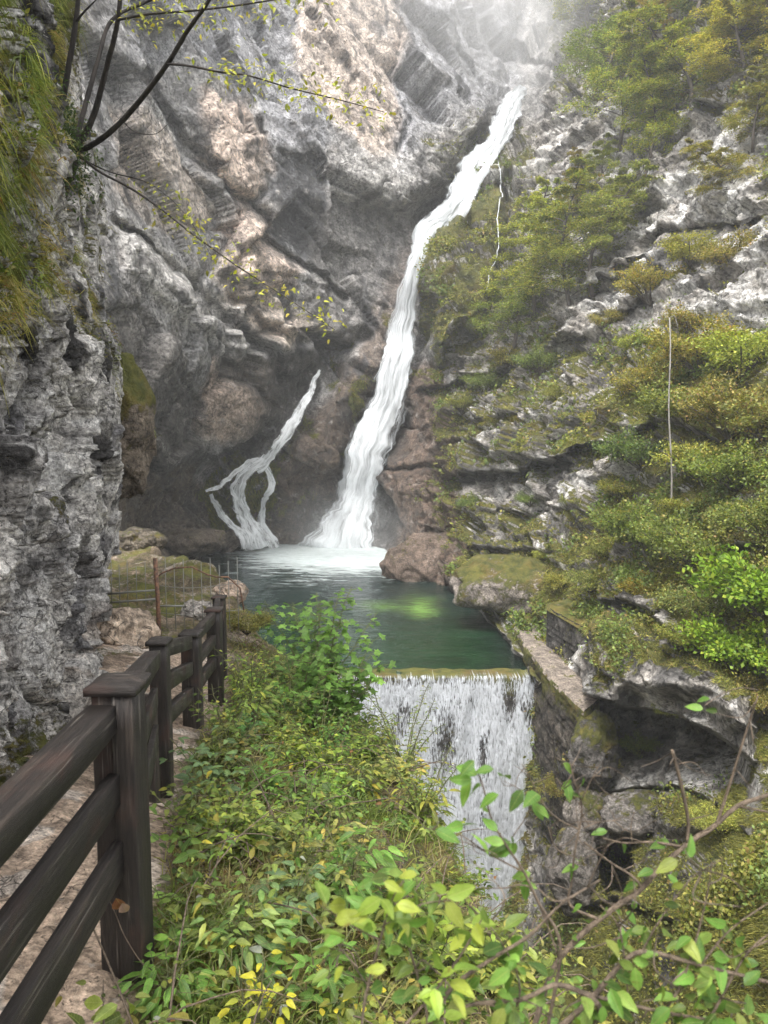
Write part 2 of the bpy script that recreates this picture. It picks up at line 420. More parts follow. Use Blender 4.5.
# overhanging edge over the gully
D += blob([(300,-260),(470,-260),(520,0),(505,80),(492,128),(462,165),(440,196),(405,212),(360,205),(318,180),(290,120)], -3.4, 16)
D += blob([(500,120),(470,150),(446,205),(418,235),(412,215),(440,190),(462,160),(490,130)], 4.5, 8)
# rock between the falls and right of the main fall
D += blob([(330,395),(395,300),(410,262),(402,330),(370,420),(345,495),(300,536),(265,530),(268,470)], -2.6, 18)
D += blob([(372,470),(392,400),(402,420),(385,470),(378,530),(362,535)], 3.5, 8)
D += blob([(418,236),(440,222),(470,205),(503,194),(506,300),(480,330),(432,370),(414,340)], -4.0, 14)
D += blob([(505,160),(520,150),(520,330),(500,300)], 2.5, 10)
D += blob([(480,140),(520,112),(530,150),(505,188),(478,196)], -1.2, 10)
D += crack([(503,195,3),(505,240,5),(498,290,4),(490,320,4)], 3.2)
D += crack([(385,470,2.5),(420,468,2.5),(455,470,2.5)], 1.5)
D += crack([(380,545,2),(420,540,2),(470,530,3)], 1.2)
D += blob([(396,560),(408,545),(470,540),(468,575),(430,590),(405,578)], -1.6, 10)
# right slope: ledges
LEDGES = [([(452,478),(520,472),(575,456),(622,440),(655,424)], 3.0, 4.0, 34, 13),
 ([(415,388),(450,384),(490,372),(525,358)], 1.6, 2.0, 22, 7),
 ([(470,548),(510,550),(560,556)], 1.5, 1.9, 18, 6),
 ([(590,596),(630,604),(668,618),(705,652)], 2.2, 2.8, 24, 10),
 ([(560,350),(600,330),(650,300)], 1.6, 1.5, 20, 7),
 ([(585,300),(620,270),(655,245)], 1.6, 1.6, 20, 7),
 ([(490,515),(540,512),(590,512)], 0.8, 1.0, 14, 4),
 ([(455,430),(500,425),(545,415)], 1.0, 1.1, 14, 5),
 ([(640,240),(690,225),(768,215)], 1.2, 1.2, 20, 7),
 ([(660,420),(720,440),(790,430)], 0.8, 1.0, 16, 5),
 ([(680,545),(720,560),(790,548)], 1.0, 1.6, 16, 6),
 ([(620,130),(700,110),(790,100)], 1.2, 1.2, 20, 7),
 ([(500,40),(560,70),(600,120)], 1.2, 1.2, 20, 7),
 ([(475,600),(505,604),(550,596)], 1.2, 2.0, 12, 8),
 ([(584,694),(622,706),(664,712),(704,728),(752,762)], 2.2, 3.6, 40, 46),
 ([(620,790),(670,786),(730,810)], 0.8, 1.2, 14, 14),
 ([(560,905),(620,900),(700,930)], 0.8, 1.2, 14, 8)]
for L in LEDGES: D += ledge(*L)
# the undercut bluff and the cave mouth at the lower right
D += blob([(592,628),(640,612),(705,640),(755,690),(748,760),(735,742),(700,706),(640,700),(600,742),(584,690)], -2.6, 20)
D += blob([(600,838),(618,828),(634,836),(640,868),(634,894),(604,894),(597,862)], 6.0, 6)
D += blob([(566,846),(576,836),(582,860),(580,892),(570,895)], 3.5, 5)
D += blob([(620,806),(660,786),(720,800),(712,830),(668,842),(640,824)], -1.6, 12)

XR = ss(GX + wx, 400, 470) * ss(GY, 90, 140) + ss(GX, 540, 560) * (1 - ss(GY, 90, 140)); XR = np.clip(XR, 0, 1)  # 1 on the right slope
D = np.where(GX < 400, D * .68, D)
Y1 = Y0 + D * (Y0 / 62.0 * 0.35 + 0.65)
P1 = P(GX, GY, Y1)
N0 = grid_normals(P(GX, GY, 1.0 / np.clip(rbf_eval(CT[:, :2], _w, GX, GY), 1/170., 1/7.)))
# rock relief in real space
def relief(Q):
    rd = 0.0
    wq = Q + np.stack([fbm(Q, 4, 3, 1.0), fbm(Q, 4, 3, 2.0), fbm(Q, 4, 3, 3.0)], -1) * 1.1
    big = fbm(wq, 9.0, 4, 21.0)
    F1, F2, ID = cells(wq * np.array([1, 1, 0.8]), 3.0, 4.0)
    blk = (ID - 0.5) * ss(F2 - F1, 0.0, 0.25)
    f1, f2, id2 = F1, F2, ID
    cR, sR = math.cos(R(45)), math.sin(R(45))
    wr = Q + (wq - Q) * .55
    Ql = np.stack([(wr[..., 0] * cR - wr[..., 2] * sR) * .40, wr[..., 1] * .7, wr[..., 0] * sR + wr[..., 2] * cR], -1)     # long axis down to the right
    Qr = np.stack([wr[..., 0] * .55, wr[..., 1] * .8, (wr[..., 2] + wr[..., 0] * .18) * 1.25], -1)
    global fl, fr_
    a1, ea = facets(Ql, 4.4, .50, 1.); a2, eb = facets(Ql, 1.5, .50, 2.); a3, _ = facets(Ql, .62, .6, 3.)
    b1, ec = facets(Qr, 2.6, .60, 4.); b2, ed_ = facets(Qr, .95, .65, 5.)
    fl = a1 * 1.0 + a2 * .38 + a3 * .10 - .30 * (1 - ss(ea, 0, .08)) - .10 * (1 - ss(eb, 0, .10)); fr_ = b1 * .8 + b2 * .75 - .2 * (1 - ss(ec, 0, .06))
    blk2 = (id2 - 0.5) * ss(f2 - f1, 0.0, 0.3)
    fine = ridged(wq, 1.3, 5, 2.0, 0.6)
    # strata: tilted slabs on the left wall, near level beds on the right slope
    sl = (Q[..., 0] * 0.62 + Q[..., 2] * 0.70 + Q[..., 1] * 0.15) + fbm(Q, 6, 3, 7.0) * 1.6
    sr = (Q[..., 2] + Q[..., 0] * 0.18) + fbm(Q, 5, 3, 8.0) * 1.1
    def bed(s, per, e):
        t = s / per; f = t - np.floor(t); h = _rv[(np.floor(t).astype(int)) & 255, 0]
        return (h * 0.7 + ss(f, 0, e) * (1 - f) * 0.6)
    bl = bed(sl, 3.4, .12) * 1.1 + bed(sl + 3, 0.9, .2) * 0.30
    br = bed(sr, 2.3, .12) * 1.0 + bed(sr + 5, 0.62, .2) * 0.34
    return big, blk, blk2, fine, bl, br, (F2 - F1), (f2 - f1)
big, blk, blk2, fine, bl, br, e1, e2 = relief(P0)
out = big * (.45 + .35 * XR) + fine * (.20 + .08 * XR) + br * XR * 0.8 + fl * (1 - XR) * .72 + fr_ * XR * .65 - 0.5
amp = np.clip(Y0 / 45.0, 0.35, 1.15)
k = amp * (1 - 0.35 * ss(GY, 690, 760))
P2 = P1 + N0 * (out * k)[..., None] * np.where(np.sum(N0 * P1, -1) > 0, -1, 1)[..., None]
# pool: shore line where the rock goes under water
POOL = [(150,600),(192,553),(212,549),(262,541),(300,543),(372,543),(396,553),(404,574),(432,582),(456,592),(478,604),(492,624),(512,640),(528,658),(548,690),(430,710),(330,720)]
psd = poly_sd(GX + wx * 0.25, GY + wy * 0.25, POOL)
Yw = Yplane(GX, GY, WATER_Z)
rx, ry, rz = ray(GX, GY)
Yc = P2[..., 1].copy()
low = (GY > 525) & (GY < 690) & (GX < 548)
push = ss(psd, 0, 10)
Yfloor = Yplane(GX, GY, WATER_Z - 1.6)
inside = low & (psd > 0)
t = np.where(inside, np.maximum(Yw * 1.01, Yw * (1 - push) * 1.01 + push * Yfloor) / np.maximum(P2[..., 1], 1), 1.0)
near_sh = low & (psd <= 0) & (psd > -45) & (P2[..., 1] > Yw * 0.985)
t = np.where(near_sh, Yw * 0.985 / P2[..., 1], t)
P2 = P2 * t[..., None]
NG = grid_normals(P2); NG *= np.where(np.sum(NG * P2, -1) > 0, -1, 1)[..., None]

# ---- colours
def C3(a): return np.array(a, float)
def lay(base, col, m): return base * (1 - m[..., None]) + C3(col) * m[..., None]
def pm(poly, soft=7): return ss(poly_sd(HX, HY, poly), -soft, soft)
nA = fbm(P1, 7.0, 5, 31.0); nB = fbm(P1, 2.2, 5, 41.0); nC = fbm(P1 * np.array([1, 1, .12]), 1.0, 4, 51.0)   # nC: vertical streaks
def nz(n, a, b): return ss(n, a, b)
col = np.zeros(P2.shape) + C3((0.20, 0.195, 0.19))
col = lay(col, (0.115, 0.115, 0.115), nz(nA, 0.05, 0.5))
col = lay(col, (0.30, 0.27, 0.245), nz(nB, 0.05, 0.5) * 0.6)
PINK = (0.47, 0.365, 0.295); LG = (0.36, 0.345, 0.325); DK = (0.045, 0.045, 0.047); BL = (0.215, 0.22, 0.24); BR = (0.088, 0.064, 0.047)
for poly, c, a in [
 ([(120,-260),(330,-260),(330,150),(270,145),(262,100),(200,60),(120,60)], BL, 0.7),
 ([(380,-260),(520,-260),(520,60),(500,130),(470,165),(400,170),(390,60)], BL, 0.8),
 ([(195,95),(245,98),(264,135),(264,190),(242,198),(205,160)], PINK, 1.0),
 ([(236,198),(302,266),(300,284),(275,292),(228,268)], PINK, 1.0),
 ([(120,105),(160,130),(218,190),(228,212),(205,232),(120,190)], (0.40, 0.335, 0.28), 0.9),
 ([(120,200),(160,218),(232,292),(272,372),(262,400),(216,340),(150,290),(120,240)], LG, 0.95),
 ([(222,268),(338,320),(332,332),(300,334),(275,348),(235,305)], (0.42, 0.35, 0.29), 0.95),
 ([(300,-260),(390,-260),(402,0),(396,150),(372,165),(330,115),(300,60)], (0.43, 0.345, 0.28), 0.85),
 ([(222,362),(278,362),(264,410),(246,438),(212,444)], (0.36, 0.28, 0.225), 0.95),
 ([(300,150),(410,150),(470,165),(440,200),(400,215),(330,190)], LG, 0.6),
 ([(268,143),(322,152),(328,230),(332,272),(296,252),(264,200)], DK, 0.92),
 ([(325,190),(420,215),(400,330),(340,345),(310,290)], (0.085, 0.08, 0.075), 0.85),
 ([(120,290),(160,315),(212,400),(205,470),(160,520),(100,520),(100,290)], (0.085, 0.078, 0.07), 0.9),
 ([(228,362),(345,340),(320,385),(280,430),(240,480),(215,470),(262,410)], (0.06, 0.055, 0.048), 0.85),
 ([(330,390),(370,330),(412,225),(402,330),(372,420),(345,495),(305,545),(255,545),(262,470)], BR, 0.95),
 ([(395,360),(430,360),(470,440),(470,600),(395,600),(372,540)], (0.135, 0.094, 0.070), 0.95),
 ([(120,490),(200,470),(260,545),(200,560),(120,600)], (0.11, 0.085, 0.062), 0.85),
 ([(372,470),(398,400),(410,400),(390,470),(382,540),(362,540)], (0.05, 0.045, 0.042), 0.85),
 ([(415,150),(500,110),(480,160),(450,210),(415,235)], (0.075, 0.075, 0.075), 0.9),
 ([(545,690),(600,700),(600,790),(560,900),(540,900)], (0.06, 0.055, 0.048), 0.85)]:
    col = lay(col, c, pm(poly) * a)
lz = (1 - XR)
# water streaks down the back wall: black and white

col = lay(col, (0.55, 0.54, 0.53), nz(-nC, 0.38, 0.62) * lz * (GY < 300) * nz(nB, -0.3, 0.3) * 0.65)
fine_c = fbm(P1, 0.8, 4, 91.0)
col = lay(col, (0.05, 0.048, 0.045), nz(fine_c, 0.25, 0.6) * 0.6)
col = lay(col, (0.46, 0.43, 0.40), nz(-fine_c, 0.30, 0.6) * 0.45)
# right slope limestone: white-grey
rcol = np.zeros(P2.shape) + C3((0.31, 0.285, 0.255)); rcol = lay(rcol, (0.10, 0.095, 0.09), nz(nB, 0.0, 0.45)); rcol = lay(rcol, (0.55, 0.53, 0.50), nz(-nB, 0.0, 0.4))
rcol = lay(rcol, (0.055, 0.05, 0.048), nz(fine_c, 0.2, 0.5) * 0.7)
rmask = XR * (1 - pm([(370,360),(430,360),(468,440),(470,590),(395,600),(362,540)]))
rmask = rmask * (1 - pm([(545,690),(600,720),(600,790),(560,900),(540,900)]))
col = col * (1 - rmask[..., None]) + rcol * rmask[..., None]
col = lay(col, (0.55, 0.535, 0.51), pm([(560,110),(768,90),(800,330),(620,330),(560,300)], 20) * nz(-fbm(P1, 1.6, 4, 93.0), -0.1, 0.3) * XR * 0.85)
# moss and grass
up = NG[..., 2]
mossn = fbm(P1, 3.5, 5, 61.0)
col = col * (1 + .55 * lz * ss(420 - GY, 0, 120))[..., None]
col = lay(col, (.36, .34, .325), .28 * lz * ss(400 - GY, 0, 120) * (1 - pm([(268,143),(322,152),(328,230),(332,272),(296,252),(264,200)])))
nS = fbm(P1 * np.array([1, 1, .14]), 1.3, 5, 151.0); nS2 = fbm(P1 * np.array([.8, 1, 1.3]), 2.0, 5, 161.0)
col = lay(col, (0.055, 0.055, 0.058), nz(nS, .08, .34) * nz(nA, -.25, .25) * lz * ss(420 - GY, 0, 60) * .85)
col = lay(col, (0.07, 0.065, 0.06), nz(nS2, .22, .42) * lz * .7)
moss = XR * (0.45 + 0.55 * (up - 0.25)) + mossn * 0.55
moss += pm([(418,236),(503,196),(506,300),(480,335),(432,372),(410,340)], 6) * 0.5
moss += pm([(480,150),(520,120),(530,150),(510,190),(470,230)], 6) * 0.35
moss += pm([(480,560),(560,560),(620,620),(560,620),(480,600)], 10) * 0.45
moss += pm([(590,640),(640,612),(700,640),(690,672),(640,680),(600,700)], 10) * 0.4
moss += pm([(640,340),(800,300),(800,620),(700,640),(600,560),(600,450)], 20) * 0.25
moss += pm([(560,-260),(900,-260),(900,110),(640,120),(560,60)], 25) * 0.30
moss += pm([(540,780),(900,760),(900,1110),(640,1110),(540,1000)], 12) * 0.12
moss += pm([(235,470),(262,455),(280,470),(268,530),(225,530),(210,500)], 6) * 0.55
moss += pm([(330,380),(350,330),(395,300),(370,420),(340,500),(270,520),(262,465)], 9) * (0.24 + mossn * .55)
moss += pm([(395,360),(430,360),(470,440),(470,600),(395,600)], 8) * (.75 + .5 * mossn) * ss(up, .0, .5)
moss += pm([(120,330),(150,350),(150,480),(120,490)], 6) * 0.35
moss -= pm([(545,110),(768,120),(790,330),(690,340),(560,330)], 18) * (0.34 + 0.5 * nz(-fbm(P1, 2.0, 4, 77.0), -.2, .4))
moss -= pm([(372,380),(415,380),(440,440),(455,480),(468,590),(395,600),(362,540)], 8) * 0.75
moss -= pm([(575,635),(640,655),(748,700),(755,790),(690,800),(600,780),(575,700)], 10) * 0.55
moss -= pm([(600,596),(672,600),(712,655),(640,640)], 5) * 0.6
moss -= pm([(450,470),(640,450),(600,500),(560,520),(455,500)], 6) * 0.4
moss -= pm([(560,330),(660,240),(665,262),(640,330),(590,350)], 6) * 0.35
moss -= pm([(490,60),(560,60),(590,130),(530,190),(500,150)], 12) * 0.2
moss -= .06 * pm([(400,340),(640,330),(640,450),(600,560),(470,560),(440,440)], 12)
moss = np.clip(moss, 0, 1)
wet = np.clip(pm([(330,200),(520,90),(520,200),(430,560),(200,560),(215,470)], 14) * 0.8 + pm([(268,143),(332,152),(332,272),(264,252)]) * .5, 0, 1)
# mesh, split into the setting's named parts
faces = grid_faces(*GX.shape)
cx = GX.ravel()[faces].mean(1); cy = GY.ravel()[faces].mean(1)
flow_x = np.interp(cy, [-300, 60, 130, 200, 260, 540, 560, 700, 705, 1200], [545, 528, 505, 462, 420, 352, 352, 352, 545, 545])
right = cx > flow_x
pool_f = (poly_sd(cx, cy, POOL) > 0)
low_f = (cy > 700) & right
# drop pool-floor quads out of the two walls
def sub(mask, name, label, mat=M_ROCKFAR):
    f = faces[mask]; used, inv = np.unique(f, return_inverse=True)
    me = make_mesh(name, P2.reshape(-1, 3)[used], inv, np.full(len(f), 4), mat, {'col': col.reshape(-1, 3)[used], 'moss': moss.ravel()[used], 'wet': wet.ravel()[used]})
    o = link(name, me); tag(o, label, 'rock face', kind='structure'); return o
sub(~right & ~pool_f, 'cliff', 'grey and pink back wall of the gorge left of the tall waterfall')
sub(right & ~pool_f & ~low_f, 'hillside', 'grassy limestone slope with ledges right of the tall waterfall')
sub(low_f, 'ravine_side', 'mossy undercut rock of the ravine below the dam')
sub(pool_f, 'pool_floor', 'stony bed under the green pool')
Yfront = P2[..., 1]
# visible depth at a picture position
def Ys(px, py):
    i = int(round((py - gy[0]) / STEP)); j = int(round((px - gx[0]) / STEP))
    i = min(max(i, 0), len(gy) - 1); j = min(max(j, 0), len(gx) - 1)
    return float(Yfront[i, j])
def Ymin(px, py, r=4):
    return min(Ys(px + a, py + b) for a in (-r, 0, r) for b in (-r, 0, r))
# ================================================================== NEAR GROUND
BR_Y = [-3, 0, 2.5, 4.5, 7, 9, 12, 15, 22, 28, 36, 60]
BR_X = [1.5, 1.1, 0.66, 0.50, 0.15, -0.3, -1.35, -3.35, -6.2, -9.9, -15, -40]
GCT = [(120,968,2.6),(157,795,5.0),(190,724,7.0),(213,702,8.6),(0,772,4.4),(50,722,6.4),(105,650,10),(112,622,12),(170,640,12),(140,572,21),(122,535,27),(185,558,21.5),(238,603,15),(205,598,15.5),
       (200,960,2.75),(300,900,3.6),(300,800,5.5),(300,735,8.5),(300,672,12),(425,830,6),(480,955,4.0),(420,745,9),(60,560,24),(0,540,30),(380,1024,3.0)]
gp = [tuple(P(a, b_, c)) for a, b_, c in GCT] + [(-1.6,0,-1.72),(-.9,1,-1.76),(.5,1,-1.9),(-1.5,-3,-1.6),(1,-3,-1.7),(-2,2.6,-1.9),(-6,5,-2.2),(-12,15,-3),(-20,30,-3.2)]
gp = np.array(gp); _gw = rbf_fit(gp[:, :2] * 20, gp[:, 2], 0.5)
def ground_base(x, y): return rbf_eval(gp[:, :2] * 20, _gw, np.asarray(x, float) * 20, np.asarray(y, float) * 20)
FEN = np.array([(-0.98, 1.0), (-0.93, 2.6), (-1.51, 5.0), (-1.83, 7.0), (-1.94, 8.6), (-2.6, 12), (-3.6, 16)])
def fence_x(y): return np.interp(y, FEN[:, 1], FEN[:, 0])
def ground_z(x, y):
    x = np.asarray(x, float); y = np.asarray(y, float)
    b0 = np.interp(y, BR_Y, BR_X); q = np.stack([x, y, np.zeros_like(x)], -1)
    b0 = b0 + fbm(q, 1.8, 3, 5.0) * 0.22 * np.clip(y / 6, .3, 3)
    xb = np.minimum(x, b0 + .1); d = np.maximum(x - b0, 0)
    z = ground_base(xb, y) - (1.7 * d + 0.5 * d * d) * ss(d, -.01, .5)
    dense = ss(x - fence_x(y), 0.05, 0.35)
    z = z + fbm(q, 0.9, 3, 1.0) * 0.10 * dense + fbm(q, 2.5, 3, 2.0) * 0.10 * np.clip(y / 8, .2, 2)
    z = z + 0.9 * np.exp(-((x + 3.9) ** 2 + (y - 16) ** 2) / 1.6) * .6    # rock knob by the pool
    return np.maximum(z, -26)
ys = np.concatenate([np.linspace(-3, 0.5, 30)[:-1], np.geomspace(1.5, 42, 430) - 1.0])
aa = np.linspace(-1.5, 1.35, 640)
YY, AA = np.meshgrid(ys, aa, indexing='ij'); XX = AA * (np.maximum(YY, 0) + 1.0)
ZZ = ground_z(XX, YY)
G1 = np.stack([XX, YY, ZZ], -1)
q = G1
pathm = (1 - ss(XX - fence_x(YY), -0.15, 0.18)) * (1 - ss(YY, 10.5, 13))
f1, f2, idd = cells(q, 0.085, 1.0); g1_, g2_, id2 = cells(q, 0.24, 3.0)
ZZ = ZZ + pathm * ((idd - .5) * 0.022 * ss(f2 - f1, 0, .3) + (id2 > .78) * ss(.42 - g1_, 0, .3) * 0.05 + fbm(q, .5, 4) * .05)
far = ss(YY, 10, 14)
ZZ = ZZ + far * (ridged(q, 1.5, 5, 4.) * .35 - .15) + (1 - far) * (1 - pathm) * fbm(q, .3, 4, 8.) * .06
G1 = np.stack([XX, YY, ZZ], -1); NGd = grid_normals(G1); NGd *= np.where(NGd[..., 2:] < 0, -1, 1)
gcol = np.zeros(G1.shape) + C3((0.075, 0.06, 0.035)); n_ = fbm(q, .7, 4, 12.)
gcol = lay(gcol, (0.13, 0.10, 0.055), nz(n_, -.1, .4))
gcol = lay(gcol, (0.42, 0.32, 0.24), pathm); gcol = lay(gcol, (0.22, 0.165, 0.12), pathm * nz(n_, 0, .4)); gcol = lay(gcol, (0.50, 0.44, 0.38), pathm * (id2 > .74) * .8)
gcol = lay(gcol, (0.22, 0.165, 0.115), far * nz(fbm(q, 1.2, 4, 33.), -.25, .25)); gcol = lay(gcol, (0.33, 0.28, 0.23), far * nz(fbm(q, .6, 4, 37.), .1, .4))
gmoss = np.clip((1 - pathm) * (0.5 + .5 * fbm(q, .8, 4, 71.)) * (1 + .05 * far) + pathm * nz(fbm(q, 1.2, 4, 73.), .15, .5) * .45 * ss(fence_x(YY) - XX, .3, 1.0), 0, 1)
M_GROUND = rock_material('path_soil', 0.05, 0.7)
me = make_mesh('ground', G1.reshape(-1, 3), grid_faces(*XX.shape), np.full((XX.shape[0]-1)*(XX.shape[1]-1), 4), M_GROUND, {'col': gcol.reshape(-1, 3), 'moss': gmoss.ravel(), 'wet': np.zeros(XX.size)})
tag(link('ground', me), 'stony footpath and the overgrown bank falling away to its right', 'ground', kind='structure')

# ================================================================== NEAR CLIFF ON THE LEFT
pl = smooth_path([(-1.75,-2.5),(-1.85,0),(-1.98,1.8),(-2.22,3.8),(-2.62,5.6),(-3.12,7.6),(-3.58,9.4),(-3.83,10.5),(-3.98,11.3),(-4.25,12.1),(-5.2,13.0),(-7,14.2),(-10,16)], 60)
dens = []
acc = 0
for i in range(1, len(pl)):
    r_ = max(np.hypot(*pl[i]), 1.5); acc += np.hypot(*(pl[i] - pl[i-1])) / r_; dens.append(acc)
dens = np.array([0] + dens); want = np.arange(0, dens[-1], 0.0035)
lx = np.interp(want, dens, pl[:, 0]); ly = np.interp(want, dens, pl[:, 1])
tx, ty = np.gradient(lx), np.gradient(ly); L_ = np.hypot(tx, ty); nx_, ny_ = ty / L_, -tx / L_      # outward, towards the path
sl = np.linspace(-0.62, 1.15, 900)
SLg, LX = np.meshgrid(sl, lx, indexing='ij'); LY = np.broadcast_to(ly, SLg.shape); dist = np.maximum(np.hypot(LX, LY), 1.8)
zl = SLg * dist
zl = np.maximum(zl, -4.6)
NX = np.broadcast_to(nx_, SLg.shape); NY = np.broadcast_to(ny_, SLg.shape)
Q = np.stack([LX, LY, zl], -1)
wq = Q + np.stack([fbm(Q, 1.5, 3, 1.), fbm(Q, 1.5, 3, 2.), fbm(Q, 1.5, 3, 3.)], -1) * .4
fA, fe = facets(wq * np.array([1, 1, .55]), .70, .55, 4.); fB, fe2 = facets(wq, .24, .65, 8.); h1, h2, hi = cells(wq, .085, 18.)
ns = np.clip(dist / 7, .45, 1.2)
o_ = fbm(wq * np.array([1, 1, .5]), 2.4, 4, 11.) * .42 * ns + fA * .8 * ns - .04 * (1 - ss(fe, 0, .06)) + fB * .45 + (ridged(wq, .5, 5, 3., .6) - .3) * .11 + (hi - .5) * .045
zb = ground_base(LX, LY)
hz = zl - zb
o_ = o_ * (1 - .5 * ss(LY, 8, 10.5)) - .16 * ss(LY, 4, 6) + .22 * ss(LY, 8, 10.5) * ss(hz, 1.2, 3) - .22 * (1 - ss(LY, 3, 6)) * (1 - ss(hz, .6, 2))
o_ -= .13 * ss(LY, 8.5, 10.5)
o_ += .14 * np.exp(-np.maximum(hz, 0) / .35) - .25 * ss(LY, 8, 10) * (1 - ss(hz, .3, 1.6))
o_ += -.16 * np.maximum(zl - .6, 0) * .6 + .22 * ss(zl, 1.2, 1.9) * (1 - ss(LY, 5, 9))
lpx = 384 + LX / LY.clip(.5) * F; lpy = 432 - (zl / LY.clip(.5)) * F        # rough picture position, for the masks only
# vertical flutes
o_ -= .30 * np.exp(-((lpx - 52 + fbm(Q, .8, 3) * 10) / 6) ** 2) * ss(lpy, 90, 130) * (1 - ss(lpy, 420, 520))
Lp = Q + np.stack([NX * o_, NY * o_, np.zeros_like(o_)], -1)
NL = grid_normals(Lp); NL *= np.where((NL[..., 0] * NX + NL[..., 1] * NY) < 0, -1, 1)[..., None]
lc = np.zeros(Lp.shape) + C3((.52, .49, .45)); qa = fbm(Q, 1.3, 5, 3.); qb = fbm(Q * np.array([1, 1, .3]), .45, 5, 5.); qc = fbm(Q, .16, 4, 7.)
lc = lay(lc, (.15, .145, .15), nz(qa, -.05, .45)); lc = lay(lc, (.52, .50, .475), nz(-qb, .0, .45)); lc = lay(lc, (.045, .042, .04), nz(qb, .08, .4)); lc = lay(lc, (.03, .028, .026), nz(qc, .2, .5) * .75)
lc = lay(lc, (.62, .60, .57), nz(-qc, .28, .5) * .75)
lc = lay(lc, (.33, .25, .18), nz(fbm(Q, 1.0, 4, 13.), 0, .5) * (1 - ss(hz, .3, 1.3)) * .8)
lm = nz(fbm(Q, .9, 4, 21.), .0, .5) * .35 + .0
topm = ss(330 + fbm(Q, 1.5, 4, 23.) * 130 - lpy, -50, 60)
lm = lm + topm * (.10 + .60 * fbm(Q * np.array([1, 1, .4]), .8, 4, 25.)) + .35 * ss(NL[..., 2], .25, .6) + .35 * ss(60 - lpx, 0, 50) * ss(330 - lpy, 0, 80)
lm = lm * (0.3 + .7 * topm) + .5 * np.exp(-((lpx - 48) / 5) ** 2 - ((lpy - 515) / 22) ** 2)
lm += .5 * ss(lpx + fbm(Q, .6, 4, 27.) * 14, 92, 112) * ss(fbm(Q * np.array([1, 1, .4]), .9, 4, 29.), -.25, .3) * ss(440 - lpy, 0, 60) * (LY < 12)
lm += .45 * (1 - ss(hz, .15, .5)) * (1 - ss(LY, 5.5, 7))
lm = np.clip(lm, 0, 1)
me = make_mesh('near_cliff', Lp.reshape(-1, 3), grid_faces(*Lp.shape[:2]), np.full((Lp.shape[0]-1)*(Lp.shape[1]-1), 4), M_ROCKNEAR, {'col': lc.reshape(-1, 3), 'moss': lm.ravel(), 'wet': np.zeros(lm.size)})
tag(link('cliff', me), 'rough pale grey rock wall with black pits beside the footpath', 'rock face', kind='structure')

# ================================================================== boulders and ribs as rocks of their own
def rock_blob(name, label, c, size, seed, colr, mossy, flat=0.0, n=120, group=None, mat=None):
    u = np.linspace(0, 2 * math.pi, n + 1); v = np.linspace(0.001, math.pi - .001, n // 2)
    U, V = np.meshgrid(u[:-1], v); d = np.stack([np.cos(U) * np.sin(V), np.sin(U) * np.sin(V), np.cos(V)], -1)
    c = np.array(c, float); size = np.array(size, float); sc = size.mean()
    q = d * size + c + seed * 3.1
    a1, a2, ai = cells(q, sc * .8, seed); r = 1 + fbm(q, sc * 1.2, 4, seed) * .30 + (ai - .5) * .35 * ss(a2 - a1, 0, .3) + ridged(q, sc * .35, 4, seed) * .07
    pts = d * size * r[..., None]; nr, nc = U.shape
    i = np.arange(nr * nc).reshape(nr, nc); j = np.roll(i, -1, 1)
    fcs = np.stack([i[:-1], i[1:], j[1:], j[:-1]], -1).reshape(-1, 4)
    n_ = fbm(q, sc * .5, 4, 5.); cc = np.zeros(pts.shape) + C3(colr); cc = cc * (1 + .5 * n_[..., None])
    mo = np.clip(mossy * (.35 + .75 * ss(d[..., 2], -.1, .8)) + .5 * fbm(q, sc * .6, 4, 9.), 0, 1)
    me = make_mesh(name, pts.reshape(-1, 3), fcs, np.full(len(fcs), 4), mat or M_ROCKMID, {'col': np.clip(cc, .01, .9).reshape(-1, 3), 'moss': mo.ravel(), 'wet': np.zeros(mo.size)})
    return tag(link(name, me, loc=c), label, 'rock', group)
M_ROCKMID = rock_material('boulder_rock', 0.13, 0.75)
rock_blob('mossy_rock', 'long mossy rock rib hanging behind the near cliff edge', P(129, 425, 14.5), (.45, .6, 1.35), 1, (.16, .13, .10), .8)
rock_blob('boulder', 'tan boulder at the brink above the pool beside the wire fence', P(228, 594, 15.5), (.36, .4, .28), 2, (.34, .26, .20), .2)
rock_blob('boulder', 'pale block at the foot of the near cliff past the railing', P(122, 640, 11.0), (.50, .5, .42), 3, (.42, .33, .25), .05)
rock_blob('boulder', 'small grey boulder on the bank under the wire fence', P(198, 612, 13.5), (.28, .3, .2), 4, (.33, .30, .27), .2)
rock_blob('boulder', 'broad brown boulder on the left bank below the overhang', P(138, 542, 26), (.9, 1.0, .45), 5, (.12, .10, .075), .4)
rock_blob('boulder', 'dark wet boulder at the waters edge left of the small cascade', P(196, 541, 53), (2.4, 2.0, .9), 6, (.10, .08, .06), .2)
rock_blob('boulder', 'reddish brown boulder in the pool right of the tall waterfall', P(424, 566, 52), (3.0, 2.4, 2.0), 7, (.135, .10, .078), .25)
rock_blob('boulder', 'grassy topped boulder where the pool wall begins', P(515, 585, 38.5), (3.4, 2.6, 1.7), 8, (.22, .19, .165), .75)

